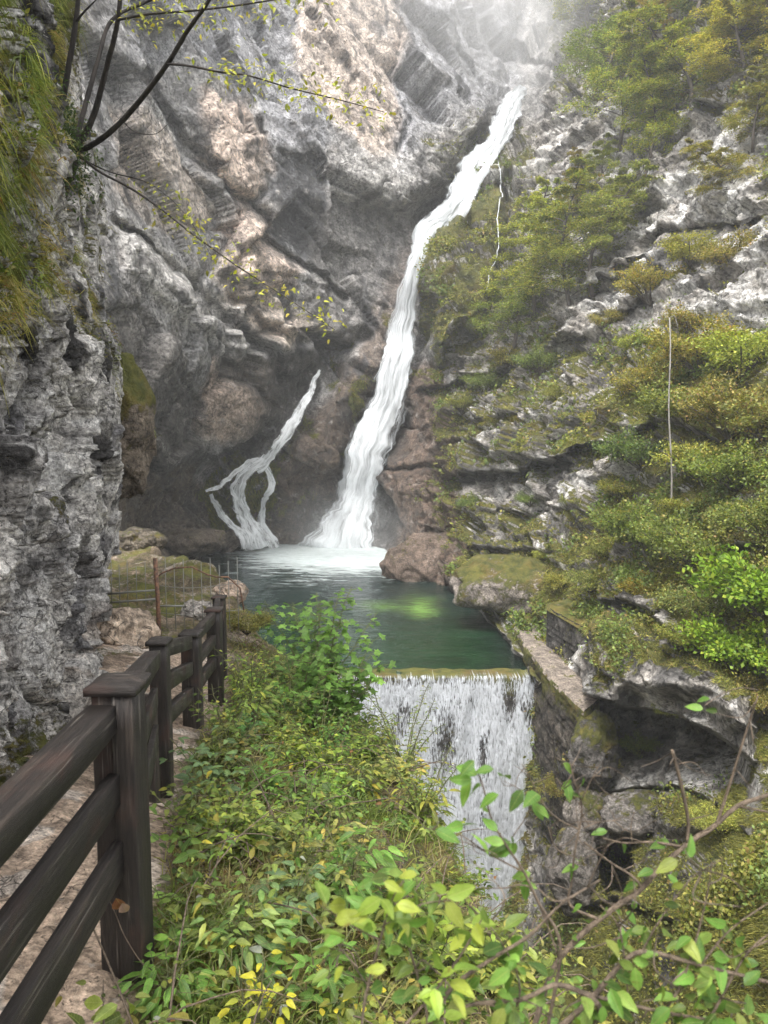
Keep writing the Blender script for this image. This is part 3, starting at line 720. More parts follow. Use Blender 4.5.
# ================================================================== WATER
def water_material():
    m, t, out = mat_new('pool_water'); b = NB(t)
    pos = b.n('ShaderNodeTexCoord').outputs['Object']; col_ = b.attr('col'); foam = b.attr('foam', 'Fac')
    st = b.noise(b.mapping(pos, (.35, 1.2, 1)), 1.3, 6, .7, .6)
    ff = b.math('MULTIPLY_ADD', b.math('SUBTRACT', st, .5), 1.7, foam); ff = b.ramp(ff, (.35, 0.0), (.8, 1.0))
    c = b.mix(1.0, col_, b.ramp(b.noise(b.mapping(pos, (.5, 1, 1)), .7, 5, .65, .8), (.3, .55), (.7, 1.5)), 'MULTIPLY')
    c = b.mix(ff, c, b.mix(b.noise(b.mapping(pos, (.6, 1.0, 1)), 2.0, 6, .75), (.16, .22, .21), (.78, .82, .82)))
    rn = b.noise(b.mapping(pos, (.5, 1.3, 1)), 1.6, 5, .6, .5)
    bp = b.n('ShaderNodeBump', i_Strength=.45, i_Distance=.25, i_Height=rn)
    p = b.n('ShaderNodeBsdfPrincipled', i_Base_Color=c, i_Roughness=b.math('MULTIPLY_ADD', ff, .5, .09), i_Normal=bp.outputs[0]); p.inputs['IOR'].default_value = 1.33
    t.links.new(p.outputs[0], out.inputs[0]); return m
wx_ = np.linspace(-26, 12, 330); wy_ = np.linspace(float(Yplane(384, 677, WATER_Z)) + .2, 72, 380); WX, WY = np.meshgrid(wx_, wy_)
WZ = np.full(WX.shape, WATER_Z); W = np.stack([WX, WY, WZ], -1)
kk = 1 / (cp * WY - sp * WZ); wpx = 384 + WX * kk * F; wpy = 512 - (sp * WY + cp * WZ) * kk * F       # seen position of each water vertex
bn = fbm(W, 3.0, 4, 2.)
WZ = WZ + fbm(W, 1.4, 4, 7.) * .05 + fbm(W, .6, 3, 8.) * .02
hit = np.array([(352 - 384) / F * 62, 62.0])
foot = P(345, 548, Yplane(345, 548, -10.)); foot2 = P(243, 537, Yplane(243, 537, -10.))
dd = np.hypot((WX - foot[0]) / 1.35, (WY - foot[1]) / 2.0); dd2 = np.hypot(WX - foot2[0], WY - foot2[1])
foam = np.clip(1.05 * np.exp(-(dd / 5.6) ** 2) + .44 * np.exp(-(dd / 11) ** 2) + .9 * np.exp(-(dd2 / 2.0) ** 2) + bn * .14, 0, 1)
foam += .45 * np.exp(-(((wpx - 398) / 12) ** 2 + ((wpy - 562) / 14) ** 2)) + .6 * np.exp(-(((wpx - 205) / 12) ** 2 + ((wpy - 550) / 5) ** 2))
foam = foam + .45 * np.exp(-((wpx - 325) / 66) ** 4) * ss(556 - wpy, 0, 12)
foam = foam - .10 + .08 * ss(fbm(W * np.array([.5, 1, 1]), 1.0, 4, 12.), .2, .6)
foam = np.where(wpy > 600, foam - .15, foam)
wc = np.zeros(W.shape) + C3((.009, .018, .016)); gm = lambda X, Yy, a, b_: np.exp(-((wpx + bn * 14 - X) / a) ** 2 - ((wpy + bn * 6 - Yy) / b_) ** 2)
wc = lay(wc, (.007, .027, .010), ss(wpy, 595, 650)); shal = np.clip(gm(418, 605, 16, 8) + .75 * gm(428, 614, 14, 5) + .55 * gm(382, 606, 18, 5) + .25 * gm(310, 618, 26, 6), 0, 1)
wc = lay(wc, (.12, .22, .045), shal * .85); wc = lay(wc, (.006, .014, .010), ss(wpx + bn * 20, 470, 520) * ss(wpy, 600, 640))
M_WATER = water_material()
W = np.stack([WX, WY, WZ], -1)
me = make_mesh('pool_water', W.reshape(-1, 3), grid_faces(*WX.shape), np.full((WX.shape[0]-1)*(WX.shape[1]-1), 4), M_WATER, {'col': wc.reshape(-1, 3), 'foam': np.clip(foam, 0, 1).ravel()})
tag(link('pool_water', me), 'dark green plunge pool with foam under the waterfalls', 'water', kind='structure')
# stream at the foot of the dam
sx = np.linspace(-2, 9, 60); sy = np.linspace(4, 31, 120); SX, SY = np.meshgrid(sx, sy); SZ = np.full(SX.shape, -24.5); SZ = SZ + fbm(np.stack([SX, SY, SZ], -1), 1.0, 4) * .15
me = make_mesh('stream_water', np.stack([SX, SY, SZ], -1).reshape(-1, 3), grid_faces(*SX.shape), np.full(59 * 119, 4), M_WATER, {'col': np.tile((.03, .06, .05), (SX.size, 1)), 'foam': np.full(SX.size, .5)})
tag(link('stream_water', me), 'foaming stream in the ravine below the dam', 'water', kind='structure')

def fall_material(name, density, edge=.22, tint=(.72, .75, .77), sx=26, sy=1.2, thr=(.36, .50)):
    """white water: streaks run along v; the alpha breaks up towards the edges (u=0,1)"""
    m, t, out = mat_new(name); b = NB(t)
    uv = b.n('ShaderNodeUVMap', uv_map='uv').outputs[0]
    st = b.noise(b.mapping(uv, (sx, sy, 1)), 1.0, 7, .72, .35); st2 = b.noise(b.mapping(uv, (sx * .3, sy * 1.5, 1)), 1.0, 5, .6, .8)
    e = b.attr('edge', 'Fac')
    a = b.math('ADD', b.math('MULTIPLY_ADD', b.math('SUBTRACT', st, .5), 1.5, e), b.math('MULTIPLY', b.math('SUBTRACT', st2, .5), 1.0))
    a = b.ramp(a, (thr[0], 0.0), (thr[1] + .12, 1.0))
    a = b.math('MULTIPLY', a, density)
    c = b.mix(b.ramp(b.math('ADD', b.math('MULTIPLY', st, .6), b.math('MULTIPLY', st2, .4)), (.38, 1.0), (.55, 0.0)), tint, tuple(x * .48 for x in tint))
    bp = b.n('ShaderNodeBump', i_Strength=.7, i_Distance=.3, i_Height=b.math('ADD', st, st2))
    p = b.n('ShaderNodeBsdfPrincipled', i_Base_Color=c, i_Roughness=.7, i_Alpha=a, i_Normal=bp.outputs[0]); p.inputs['Specular IOR Level'].default_value = .2
    t.links.new(p.outputs[0], out.inputs[0]); return m
M_FALL = fall_material('falling_water', 1.0)
M_FALLTHIN = fall_material('falling_water_veil', .75, thr=(.46, .62))
def fall(name, label, path, lift, mat, bulge=.5, parent=None, nu=28, seed=0, ramp=.35, ends=True):
    """path rows: px, py, half width in picture px, distance offset"""
    p = smooth_path(path, 14); n = len(p)
    Yb = np.array([Ymin(a, b_) for a, b_ in p[:, :2]])
    Yb = np.array([Yb[max(0, i_ - 7):i_ + 8].min() for i_ in range(n)])
    for _ in range(25): Yb[1:-1] = np.minimum(Yb[1:-1], (Yb[:-2] + Yb[2:]) / 2) * .5 + .5 * (Yb[:-2] + Yb[2:]) / 2
    Yb = Yb - lift - (p[:, 3] if p.shape[1] > 3 else 0)
    cen = P(p[:, 0], p[:, 1], Yb); hw = p[:, 2] / F * Yb
    T = np.gradient(cen, axis=0); T /= np.linalg.norm(T, axis=1)[:, None]
    view = cen / np.linalg.norm(cen, axis=1)[:, None]; side = np.cross(T, view); side /= np.linalg.norm(side, axis=1)[:, None]; fr = np.cross(side, T); fr *= np.where((fr * view).sum(1) > 0, -1, 1)[:, None]
    u = np.linspace(-1, 1, nu); U, V = np.meshgrid(u, np.arange(n)); s_ = np.concatenate([[0], np.cumsum(np.linalg.norm(np.diff(cen, axis=0), axis=1))])
    wob = noise(np.stack([s_ * .5, s_ * 0 + seed, s_ * 0], -1), 1.0) + 1.6 * noise(np.stack([s_ * 1.7, s_ * 0 + seed, s_ * 0], -1), 1.0)
    cen = cen + side * (fbm(np.stack([s_, s_ * 0 + seed, s_ * 0], -1), 1.6, 3) * .22 * np.minimum(1.0, s_ + .3))[:, None]
    pos = cen[:, None] + side[:, None] * (U * hw[:, None] * (1 + .09 * wob[:, None]))[..., None] + fr[:, None] * ((1 - U ** 2) * np.minimum(hw, 2.5)[:, None] * bulge * .7)[..., None]
    q = np.stack([U * hw[:, None] * 2.2, s_[V] * .22, U * 0 + seed * 5.], -1)
    pos = pos + fr[:, None] * (fbm(q, 1.0, 4, seed) * .14 * np.minimum(hw, 1.5)[:, None])[..., None]
    vv = s_[V] / max(s_[-1], 1); edge = ss(1 - np.abs(U), 0.0, .62) * .85 - .02
    if ends: edge = edge * ss(vv, 0, .02) * 1.0 + .0
    wm = float(np.mean(hw)) * 2
    uvs = np.stack([(U * .5 + .5) * wm / 6.0 + seed * .37, s_[V] / 6.0], -1)
    side_sgn = grid_faces(n, nu)
    me = make_mesh(name, pos.reshape(-1, 3), side_sgn, np.full((n-1)*(nu-1), 4), mat, {'edge': edge.ravel(), 'col': np.ones((n * nu, 3))}, uv=uvs.reshape(-1, 2))
    o = link(name, me, parent)
    return tag(o, label, None, kind='structure') if parent is None else o
main_p = [(528,88,4,0),(517,96,11),(508,114,15),(502,131,15),(493,146,13),(478,163,17),(467,183,17),(456,203,15),(443,216,14),(428,229,11),(421,246,9),(413,275,9),(406,310,12),(400,345,14),(394,375,15),(385,405,17),(370,440,20),(361,475,17),(354,505,20),(347,528,27),(342,545,36),(340,553,44)]
main_p = [(r[0] + (2 if r[1] > 400 else 0), r[1], r[2] * (1.18 + .22 * min(max((r[1] - 300) / 120, 0), 1) if r[1] > 215 else .98), 0) for r in main_p]
fall('waterfall', 'tall white waterfall plunging down the gully into the pool', main_p, 1.3, M_FALL, .45, seed=1)
fall('waterfall_spray', 'ragged outer spray of the tall waterfall', [(r[0] - 2, r[1] + 4, r[2] * 1.22, 0) for r in main_p[2:]], .7, M_FALLTHIN, .2, seed=2)
fall('waterfall', 'right hand strand of the tall waterfall over a ledge', [(500,145,4,0),(492,160,5,0),(481,178,6,0),(472,192,7,0),(466,206,8,0),(461,216,7,0)], 1.6, M_FALL, .4, seed=3, nu=14)
fall('waterfall', 'thin trickle down the mossy rock right of the tall waterfall', [(499,160,.5,0),(500,178,.6,0),(502,194,.9,0),(498,205,.6,0),(498,230,.65,0),(498,250,.5,0),(490,272,.5,0),(487,290,.4,0)], 1.3, M_FALLTHIN, .5, seed=4, nu=6)
sc_ = [('waterfall', 'slanting small cascade left of the tall waterfall', [(320,370,1.5,0),(313,385,4,0),(305,402,6,0),(295,420,7.5,0),(284,437,7.5,0),(272,453,7,0),(264,464,8,0),(256,470,8,0)], 5),
 ('waterfall', 'middle strand of the small cascade reaching the pool', [(266,456,5,0),(252,470,6.5,0),(243,482,6.5,0),(239,497,8,0),(243,512,10,0),(249,524,12,0),(255,536,16,0),(258,548,20,0)], 6),
 ('waterfall', 'left strand of the small cascade', [(262,458,3,0),(250,462,3.4,0),(238,472,3.8,0),(226,481,3.2,0),(216,488,3,0),(206,492,2,0)], 7),
 ('waterfall', 'right strand of the small cascade', [(264,462,3.6,0),(269,474,4,0),(271,486,4.6,0),(267,498,4.2,0),(262,510,4.6,0),(262,524,5.4,0),(270,536,7,0),(276,548,9,0)], 8),
 ('waterfall', 'leftmost lower strand of the small cascade', [(211,494,2.4,0),(216,504,4.2,0),(222,515,4.6,0),(232,525,5.0,0),(242,536,6,0),(246,548,7,0)], 9),
 ('waterfall', 'link strand in the middle of the small cascade', [(254,460,3,0),(247,470,3.4,0),(236,480,3.2,0),(231,490,3,0),(237,500,3.4,0)], 10)]
M_FALLS = fall_material('cascade_water', 1.0, thr=(.40, .60), sx=46, sy=3.5, tint=(.85,.87,.88))
for nm, lb, pt, sd_ in sc_: fall(nm, lb, [(a, b_, c * 1.12, d_) for a, b_, c, d_ in pt], .9, M_FALLS, .1, seed=sd_, nu=16, ends=False)

# ------------------------------------------------------------------ dam and the curtain of water over it
DY = float(Yplane(384, 677, WATER_Z))
M_DAM = rock_material('dam_stone', .16, .7)
def slab(name, label, cat, pts_top, width_fn, zb, mat, colr, mossv, res=.12, brick=None, kind=None, parent=None, jit=.06):
    pass
def wall_sheet(p0, p1, z0, z1, res, jit, brick, seed):
    """a subdivided upright sheet from p0 to p1 with stones standing proud; returns grid"""
    p0 = np.array(p0, float); p1 = np.array(p1, float); L = np.linalg.norm(p1 - p0); nu = max(int(L / res), 2) + 1; nv = max(int((z1 - z0) / res), 2) + 1
    U, V = np.meshgrid(np.linspace(0, L, nu), np.linspace(z0, z1, nv)); t = (p1 - p0) / L; nrm = np.array([t[1], -t[0]])
    Qp = np.stack([p0[0] + t[0] * U, p0[1] + t[1] * U, V], -1)
    o = fbm(Qp, 1.2, 4, seed) * jit * 2; mort = np.zeros_like(U); bid = np.zeros_like(U)
    if brick:
        bw, bh = brick; uu = U + noise(Qp, .8, seed) * .05; vv = V + noise(Qp, .9, seed + 3) * .04; row = np.floor(vv / bh); uo = uu / bw + _rv[row.astype(int) & 255, 0]; cb = np.floor(uo)
        fu = (uo - cb) * bw; fv = vv - row * bh; m_ = np.minimum(np.minimum(fu, bw - fu), np.minimum(fv, bh - fv)); bid = _rv[(cb.astype(int) * 37 + row.astype(int) * 91) & 255, 1]
        o = o + ss(m_, 0.0, .05) * (.05 + .06 * bid); mort = 1 - ss(m_, 0.0, .04)
    return Qp, nrm, o, mort, bid
def masonry(name, label, outline, z0, z1, mat, c0, c1, mossv, topmoss=.5, res=.11, brick=(.45, .26), seed=1., jit=.05, cat='wall', topz=None, kind=None):
    """closed wall on a counter-clockwise outline: stone faces, and a flat top; parts wall_face and coping"""
    root = bpy.data.objects.new(name, None); COL.objects.link(root); root.location = (outline[0][0], outline[0][1], z0); tag(root, label, cat)
    rl = np.array(root.location)
    cos, fcs, cl, mo, n0 = [], [], [], [], 0
    for k in range(len(outline)):
        a, b_ = outline[k], outline[(k + 1) % len(outline)]
        Qp, nr, o, mort, bid = wall_sheet(a, b_, z0, z1, res, jit, brick, seed + k)
        taper = np.minimum(ss(np.arange(Qp.shape[1]), 0, 2)[None, :], ss(Qp.shape[1] - 1 - np.arange(Qp.shape[1]), 0, 2)[None, :]) * .999
        Qp = Qp + np.stack([nr[0] * o * taper, nr[1] * o * taper, o * 0], -1)
        n_ = fbm(Qp, .9, 4, seed); cc = C3(c0) * (1 - bid[..., None]) + C3(c1) * bid[..., None]; cc = cc * (1 + .5 * n_[..., None]) * (1 - .75 * mort[..., None])
        mv = mossv + .5 * fbm(Qp, 1.6, 4, seed + 9) + .3 * ss(Qp[..., 2], z1 - 1.2, z1)
        cos.append(Qp.reshape(-1, 3)); fcs.append(grid_faces(*Qp.shape[:2]) + n0); n0 += Qp.shape[0] * Qp.shape[1]; cl.append(cc.reshape(-1, 3)); mo.append(mv.ravel())
    f = np.vstack(fcs); me = make_mesh('wall_face', np.vstack(cos) - rl, f, np.full(len(f), 4), mat, {'col': np.clip(np.vstack(cl), .01, .8), 'moss': np.clip(np.concatenate(mo), 0, 1), 'wet': np.zeros(n0)})
    link('wall_face', me, root)
    # coping: strips between the long sides
    ol = np.array(outline, float); h = len(ol) // 2; A = ol[:h]; B = ol[h:][::-1]
    Ai = smooth_path(A, 40) if h > 2 else A[0] + (A[1] - A[0]) * np.linspace(0, 1, 90)[:, None]; Bi = smooth_path(B, 40) if h > 2 else B[0] + (B[1] - B[0]) * np.linspace(0, 1, 90)[:, None]
    w_ = np.linspace(-.04, 1.04, 16); T = Ai[:, None] * (1 - w_[None, :, None]) + Bi[:, None] * w_[None, :, None]
    Z = np.full(T.shape[:2], z1 + .02); Qt = np.dstack([T, Z]); Z = Z + fbm(Qt, .8, 4, seed) * .09 + .05; Z[:, 0] = z1 - .12; Z[:, -1] = z1 - .12; Qt = np.dstack([T, Z])
    n_ = fbm(Qt, .5, 4, seed + 2); cc = C3((.24, .20, .165)) * (1 + .5 * n_[..., None])
    me = make_mesh('coping', Qt.reshape(-1, 3) - rl, grid_faces(*Z.shape), np.full((Z.shape[0]-1)*(Z.shape[1]-1), 4), mat, {'col': cc.reshape(-1, 3), 'moss': np.clip(topmoss + .6 * n_, 0, 1).ravel(), 'wet': np.zeros(Z.size)})
    link('coping', me, root); return root
M_WALLST = rock_material('wall_stone', .10, .6)
rock_blob('boulder', 'rounded grey boulder beside the dam foot below the wall', P(572, 868, 22.5), (.75, .9, 1.25), 11, (.14, .125, .11), .35)
rock_blob('boulder', 'mossy boulder at the outer end of the retaining wall', P(596, 752, 23.6), (.75, .8, 1.1), 12, (.12, .11, .10), .6)
rock_blob('boulder', 'pale brown rock under the end of the retaining wall', P(590, 815, 23.2), (.8, .8, .9), 13, (.17, .15, .13), .5)
rock_blob('boulder', 'dark rock arching over the cave mouth', P(640, 812, 21.5), (1.3, .9, .55), 14, (.16, .145, .13), .45)
masonry('dam', 'dark stone dam with a green mossy lip holding back the pool', [(-7, DY), (6.4, DY), (6.4, DY + 1.0), (-7, DY + 1.0)], -25.5, WATER_Z - .02, M_WALLST, (.05, .048, .045), (.11, .10, .095), .25, 1.0, res=.16, brick=(.7, .4), cat='dam')
# retaining wall along the right shore
def W2(px, py, z): Yv = float(Yplane(px, py, z)); p = P(px, py, Yv); return (float(p[0]), float(p[1]))
zt = -9.2
LW = [W2(514, 628, zt), W2(533, 656, zt), W2(556, 684, zt), W2(584, 712, zt)]
RW = [W2(600, 700, zt), W2(575, 674, zt), W2(550, 646, zt), W2(534, 624, zt)]
masonry('stone_wall', 'pale topped stone retaining wall curving along the right shore', LW + RW, -15.5, zt, M_WALLST, (.055, .048, .04), (.13, .11, .09), .30, .18, seed=4., brick=(.38,.2))
zt2 = -7.4
Pa = W2(547, 606, zt2); Pb = W2(602, 637, zt2); Pc = (Pb[0] + 2.4, Pb[1] + 2.2)
masonry('stone_buttress', 'dark square block of stone masonry with a grassy top', [Pa, Pb, Pc, (Pa[0] + 2.4, Pa[1] + 2.2)], -10.2, zt2, M_WALLST, (.045, .042, .04), (.12, .11, .10), .1, .9, seed=7., brick=(.42, .24))
# curtain
nu, nv = 260, 200
z_top, z_bot = WATER_Z + .05, -24.6
u = np.linspace(0, 1, nu); v = np.linspace(-.04, 1, nv); U, V = np.meshgrid(u, v)
xl = -5.5; xr = (542 - 384) / F * DY * 1.03 - .3 * np.clip(V, 0, 1) ** 2
X = xl + (xr - xl) * U; Vc = np.clip(V, 0, 1); Z = z_top + (z_bot - z_top) * Vc
q = np.stack([X, Vc * 2.5, X * 0], -1)
Yc_ = DY - .12 - .9 * Vc ** .8 - fbm(q, .9, 4, 3.) * .30 * ss(Vc, 0, .15) + np.where(V < 0, -V / .04 * .9, 0)
edge = .50 * ss(V, -.04, .05) * ss(1 - U, 0, .015) + .06 * Vc
ed = fbm(np.stack([X, Z * .28, X * 0], -1), 1.5, 4, 19.)
edge = edge - .30 * ss(ed, .22, .5) * ss(Vc, .02, .1)
for (a, b_, sx_, sy_, am) in ((446, 735, 14, 26, .42), (487, 752, 5, 22, .5), (515, 700, 6, 18, .55), (470, 700, 30, 6, .1), (398, 680, 40, 6, .08), (440, 778, 20, 30, .2)):
    ppx = 384 + X / DY * F / 1.0; ppy = 512 - (sp * DY + cp * Z) / (cp * DY - sp * Z) * F
    edge = edge - am * np.exp(-((ppx - a + ed * 8) / sx_) ** 2 - ((ppy - b_) / sy_) ** 2)
me = make_mesh('dam_waterfall', np.stack([X, Yc_, Z], -1).reshape(-1, 3), grid_faces(nv, nu), np.full((nv-1)*(nu-1), 4), fall_material('curtain_water', 1.0, sx=64, sy=7., thr=(.12, .24), tint=(.74, .77, .81)), {'edge': np.clip(edge, 0, 1).ravel(), 'col': np.ones((nu * nv, 3))}, uv=np.stack([X / 2.0, Z / 3.0], -1).reshape(-1, 2))
tag(link('dam_waterfall', me), 'broad white curtain of water dropping over the dam', 'waterfall', kind='structure')
# ================================================================== LEAF AND BLADE SCATTER
def unit(v): return v / (np.linalg.norm(v, axis=-1, keepdims=True) + 1e-9)
def tmpl_far(): return np.array([(0,0,0),(.5,.32,.06),(1,0,-.03),(.5,-.32,.06)], float), [[0,1,2,3]]
def tmpl_ovate(w=.25, droop=.22, fold=.10):
    xs = [0,.18,.42,.68,.88,1.0]; ws = [0,.75,1,.72,.34,0]; v = []; f = []
    for x, ww in zip(xs, ws): v.append((x, 0, -droop * x * x))
    li, ri = {}, {}
    for k in range(1, 5): li[k] = len(v); v.append((xs[k], ws[k]*w, fold*ws[k] - droop*xs[k]**2)); ri[k] = len(v); v.append((xs[k], -ws[k]*w, fold*ws[k] - droop*xs[k]**2))
    f += [[0,1,li[1]],[0,ri[1],1]]
    for k in range(1, 4): f += [[k,k+1,li[k+1],li[k]],[k,ri[k],ri[k+1],k+1]]
    f += [[4,5,li[4]],[4,ri[4],5]]
    return np.array(v, float), f
def tmpl_maple():
    o = [(0,0),(.10,-.30),(.02,-.62),(.30,-.42),(.42,-.70),(.60,-.36),(.62,-.18),(1.05,0),(.62,.18),(.60,.36),(.42,.70),(.30,.42),(.02,.62),(.10,.30)]
    v = [(.34, 0, .02)] + [(x, y, -.10 * (x*x + y*y) + .03) for x, y in o]
    n = len(o); f = [[0, 1 + k, 1 + (k + 1) % n] for k in range(n)]
    return np.array(v, float), f
T_FAR, T_OV, T_NARROW, T_MAPLE = tmpl_far(), tmpl_ovate(), tmpl_ovate(.17, .35, .05), tmpl_maple()
def scatter(tmpl, pos, axis, nrm, size, cols):
    tv, tf = tmpl; N = len(pos); k = len(tv)
    ax = unit(axis); nr = unit(nrm - ax * (nrm * ax).sum(-1, keepdims=True)); sd_ = np.cross(nr, ax); size = np.broadcast_to(np.asarray(size, float), (N,))
    co = pos[:, None] + (tv[None, :, 0:1] * ax[:, None] + tv[None, :, 1:2] * sd_[:, None] + tv[None, :, 2:3] * nr[:, None]) * size[:, None, None]
    base = (np.arange(N) * k)[:, None]
    lp = np.concatenate([np.array(f) for f in tf])[None] + base; sz = np.tile([len(f) for f in tf], N)
    luv = np.concatenate([np.broadcast_to(tv[None, :, :2], (N, k, 2)), np.broadcast_to(((np.arange(N) * .618) % 1)[:, None, None], (N, k, 1))], -1)
    return co.reshape(-1, 3), lp.ravel(), sz, np.repeat(cols, k, axis=0), luv.reshape(-1, 3)
def merge(parts):
    co, lp, sz, cl, lu = [], [], [], [], []; n = 0
    for a, b_, c_, d_, e_ in parts: co.append(a); lp.append(b_ + n); sz.append(c_); cl.append(d_); lu.append(e_); n += len(a)
    return np.vstack(co), np.concatenate(lp), np.concatenate(sz), np.vstack(cl), np.vstack(lu)
def leafmesh(name, parts, mat, parent=None, loc=None):
    co, lp, sz, cl, lu = merge(parts); me = make_mesh(name, co, lp, sz, mat, {'col': cl})
    if mat is M_LEAFN:
        a = me.attributes.new('luv', 'FLOAT_VECTOR', 'POINT'); a.data.foreach_set('vector', np.ascontiguousarray(lu, dtype=np.float32).ravel())
    return link(name, me, parent, loc)
def pick(pal, n, r=rng, jit=.22):
    pal = np.array(pal, float); w_ = pal[:, 3] / pal[:, 3].sum(); c = pal[r.choice(len(pal), n, p=w_), :3]
    return np.clip(c * (1 + jit * r.normal(size=(n, 1))), .004, .9)
def blades(pos, dirv, L, wid, cols, sag=.35, r=rng):
    """drooping blades: 3 segments each"""
    N = len(pos); L = np.broadcast_to(L, (N,)); d = unit(dirv); side = unit(np.cross(d, r.normal(size=(N, 3)))); ts = [0, .35, .7, 1.0]; v = []
    for t in ts:
        c = pos + d * (L * t)[:, None]; c[:, 2] -= sag * L * t * t
        if t < 1: v += [c - side * (wid * (1 - t * .6))[:, None], c + side * (wid * (1 - t * .6))[:, None]]
        else: v.append(c)
    co = np.stack(v, 1); base = (np.arange(N) * 7)[:, None]
    lp = np.array([0,1,3,2, 2,3,5,4, 4,5,6])[None] + base
    return co.reshape(-1, 3), lp.ravel(), np.tile([4,4,3], N), np.repeat(cols, 7, axis=0), np.zeros((N * 7, 3))
PAL_OLIVE = [(.24,.25,.05,4),(.16,.18,.04,3),(.31,.28,.07,2),(.10,.12,.03,1.5),(.30,.21,.08,.8)]
PAL_YG = [(.30,.32,.055,4),(.23,.26,.05,3),(.38,.34,.07,2),(.14,.17,.04,1)]
PAL_GREEN = [(.15,.21,.05,4),(.09,.13,.035,2.5),(.21,.26,.06,2),(.27,.25,.07,.7)]
PAL_AUT = [(.27,.24,.05,3),(.24,.16,.045,1.2),(.20,.21,.05,4),(.28,.19,.05,.6)]
PAL_BRIGHT = [(.20,.34,.04,4),(.14,.26,.035,3),(.30,.40,.06,2)]
PAL_GRASS = [(.20,.20,.045,4),(.26,.235,.07,3),(.13,.15,.035,3),(.30,.22,.09,1.6),(.10,.12,.03,2)]

# ------------------------------------------------------------------ hillside ground cover
def sample(Pg, Ng, prob, n, r=rng):
    p = prob.ravel() / prob.sum(); idx = r.choice(p.size, n, p=p); rr, cc_ = np.unravel_index(idx, prob.shape)
    rr = np.clip(rr, 1, prob.shape[0]-2); cc_ = np.clip(cc_, 1, prob.shape[1]-2)
    a = r.random((n, 1)) - .5; b_ = r.random((n, 1)) - .5
    return Pg[rr, cc_] + (Pg[rr + 1, cc_] - Pg[rr - 1, cc_]) * .5 * a + (Pg[rr, cc_ + 1] - Pg[rr, cc_ - 1]) * .5 * b_, Ng[rr, cc_], rr, cc_
vis = ((GX > -20) & (GX < 800) & (GY > -60) & (GY < 1060))
stretch = (np.abs(np.gradient(P2[..., 1], axis=1)) + np.abs(np.gradient(P2[..., 1], axis=0)) < .9)
mz = ss(moss, .42, .62)
pr = mz * right.reshape(-1)[0] if False else mz * vis * stretch * (GX > 395) * ~((psd > -6) & (GY < 700)) * (.25 + ss(NG[..., 2], -.1, .5)) * (.35 + 1.2 * ss(fbm(P2, 2.6, 4, 101.), -.35, .35))
pos, nr, ri_, ci_ = sample(P2, NG, pr, 150000)
cv = fbm(pos, 4.0, 3, 55.)
cols = pick(PAL_GRASS, len(pos)); cg = pick(PAL_OLIVE, len(pos)); cols = np.where((cv + .3 * rng.normal(size=len(cv)) > .1)[:, None], cg, cols)
br_ = (GX[ri_, ci_] > 540) & (GY[ri_, ci_] > 760); cols[br_] = pick([(.17,.17,.035,3),(.24,.22,.05,2),(.11,.12,.03,2)], br_.sum())
dist_ = pos[:, 1]
d = unit(nr * .8 + np.array([0, 0, .35]) + rng.normal(size=nr.shape) * .45)
b1 = blades(pos, d, rng.uniform(.12, .38, len(pos)) * np.clip(dist_ / 34, .55, 1.3), .018 * np.clip(dist_ / 30, .5, 1.7) * np.ones(len(pos)), cols, .75)
tag(leafmesh('grass', [b1], M_GRASS), 'dry olive grass hanging over the ledges of the right slope', 'grass', kind='stuff')
pr2 = pr * ss(fbm(P2, 3.4, 4, 111.), -.05, .25) * np.where(GY < 760, 1.0, .35)
pos, nr, ri_, ci_ = sample(P2, NG, pr2 * np.where((GX < 640) & (GY < 580) & (GY > 330), .35, 1.0), 52000)
pos = pos + nr * rng.uniform(.02, .45, (len(pos), 1))
cols = np.where((fbm(pos, 5., 3, 5.) > .05)[:, None], pick(PAL_GREEN, len(pos)), pick(PAL_OLIVE, len(pos)))
l1 = scatter(T_FAR, pos, unit(rng.normal(size=nr.shape) + nr * .4), nr + np.array([0, 0, .6]) + rng.normal(size=nr.shape) * .5, rng.uniform(.10, .22, len(pos)) * np.clip(pos[:, 1] / 34, .5, 1.5), cols)
tag(leafmesh('ground_cover', [l1], M_LEAF), 'low leafy herbs spread over the right slope', 'ground cover', kind='stuff')
# moss-green growth on the left of the pool and on the ledges of the back wall
pr3 = ss(moss, .35, .6) * vis * stretch * (GX > 110) * (GX <= 395) * (GY < 560)
pos, nr, _, _ = sample(P2, NG, pr3, 14000)
b3 = blades(pos, unit(nr + rng.normal(size=nr.shape) * .5), rng.uniform(.12, .3, len(pos)), .03 * np.ones(len(pos)), pick(PAL_OLIVE, len(pos)) * .7, .8)
tag(leafmesh('moss', [b3], M_GRASS), 'dark moss around the small cascade', 'moss', kind='stuff')

# ------------------------------------------------------------------ near cliff: hanging grass
prl = ss(lm, .34, .62) * (lpy > -260) * (LY > 1.2) * (LY < 12.2) * (.1 + ss(fbm(Lp, .7, 4, 33.), -.2, .3)) * (lpx > -120) * np.maximum(topm > .2, (lpx > 88) & (lpy < 440)) * (1.0 / LY.clip(1, 20)) ** .5
pos, nr, _, _ = sample(Lp, NL, prl, 38000)
qn = fbm(pos, 1.2, 3, 77.)
cols = np.where((qn > .1)[:, None], pick([(.20,.25,.05,3),(.15,.20,.05,2),(.38,.39,.10,2)], len(pos)), pick([(.40,.37,.11,3),(.33,.31,.08,3),(.45,.34,.14,2),(.45,.20,.07,.5)], len(pos)))
d = unit(nr * .9 + np.array([0, 0, .15]) + rng.normal(size=nr.shape) * .35)
b4 = blades(pos, d, rng.uniform(.06, .24, len(pos)), rng.uniform(.002, .004, len(pos)), cols, 1.0)
tag(leafmesh('grass', [b4], M_GRASS), 'long yellow green grass hanging from the near left cliff', 'grass', kind='stuff')
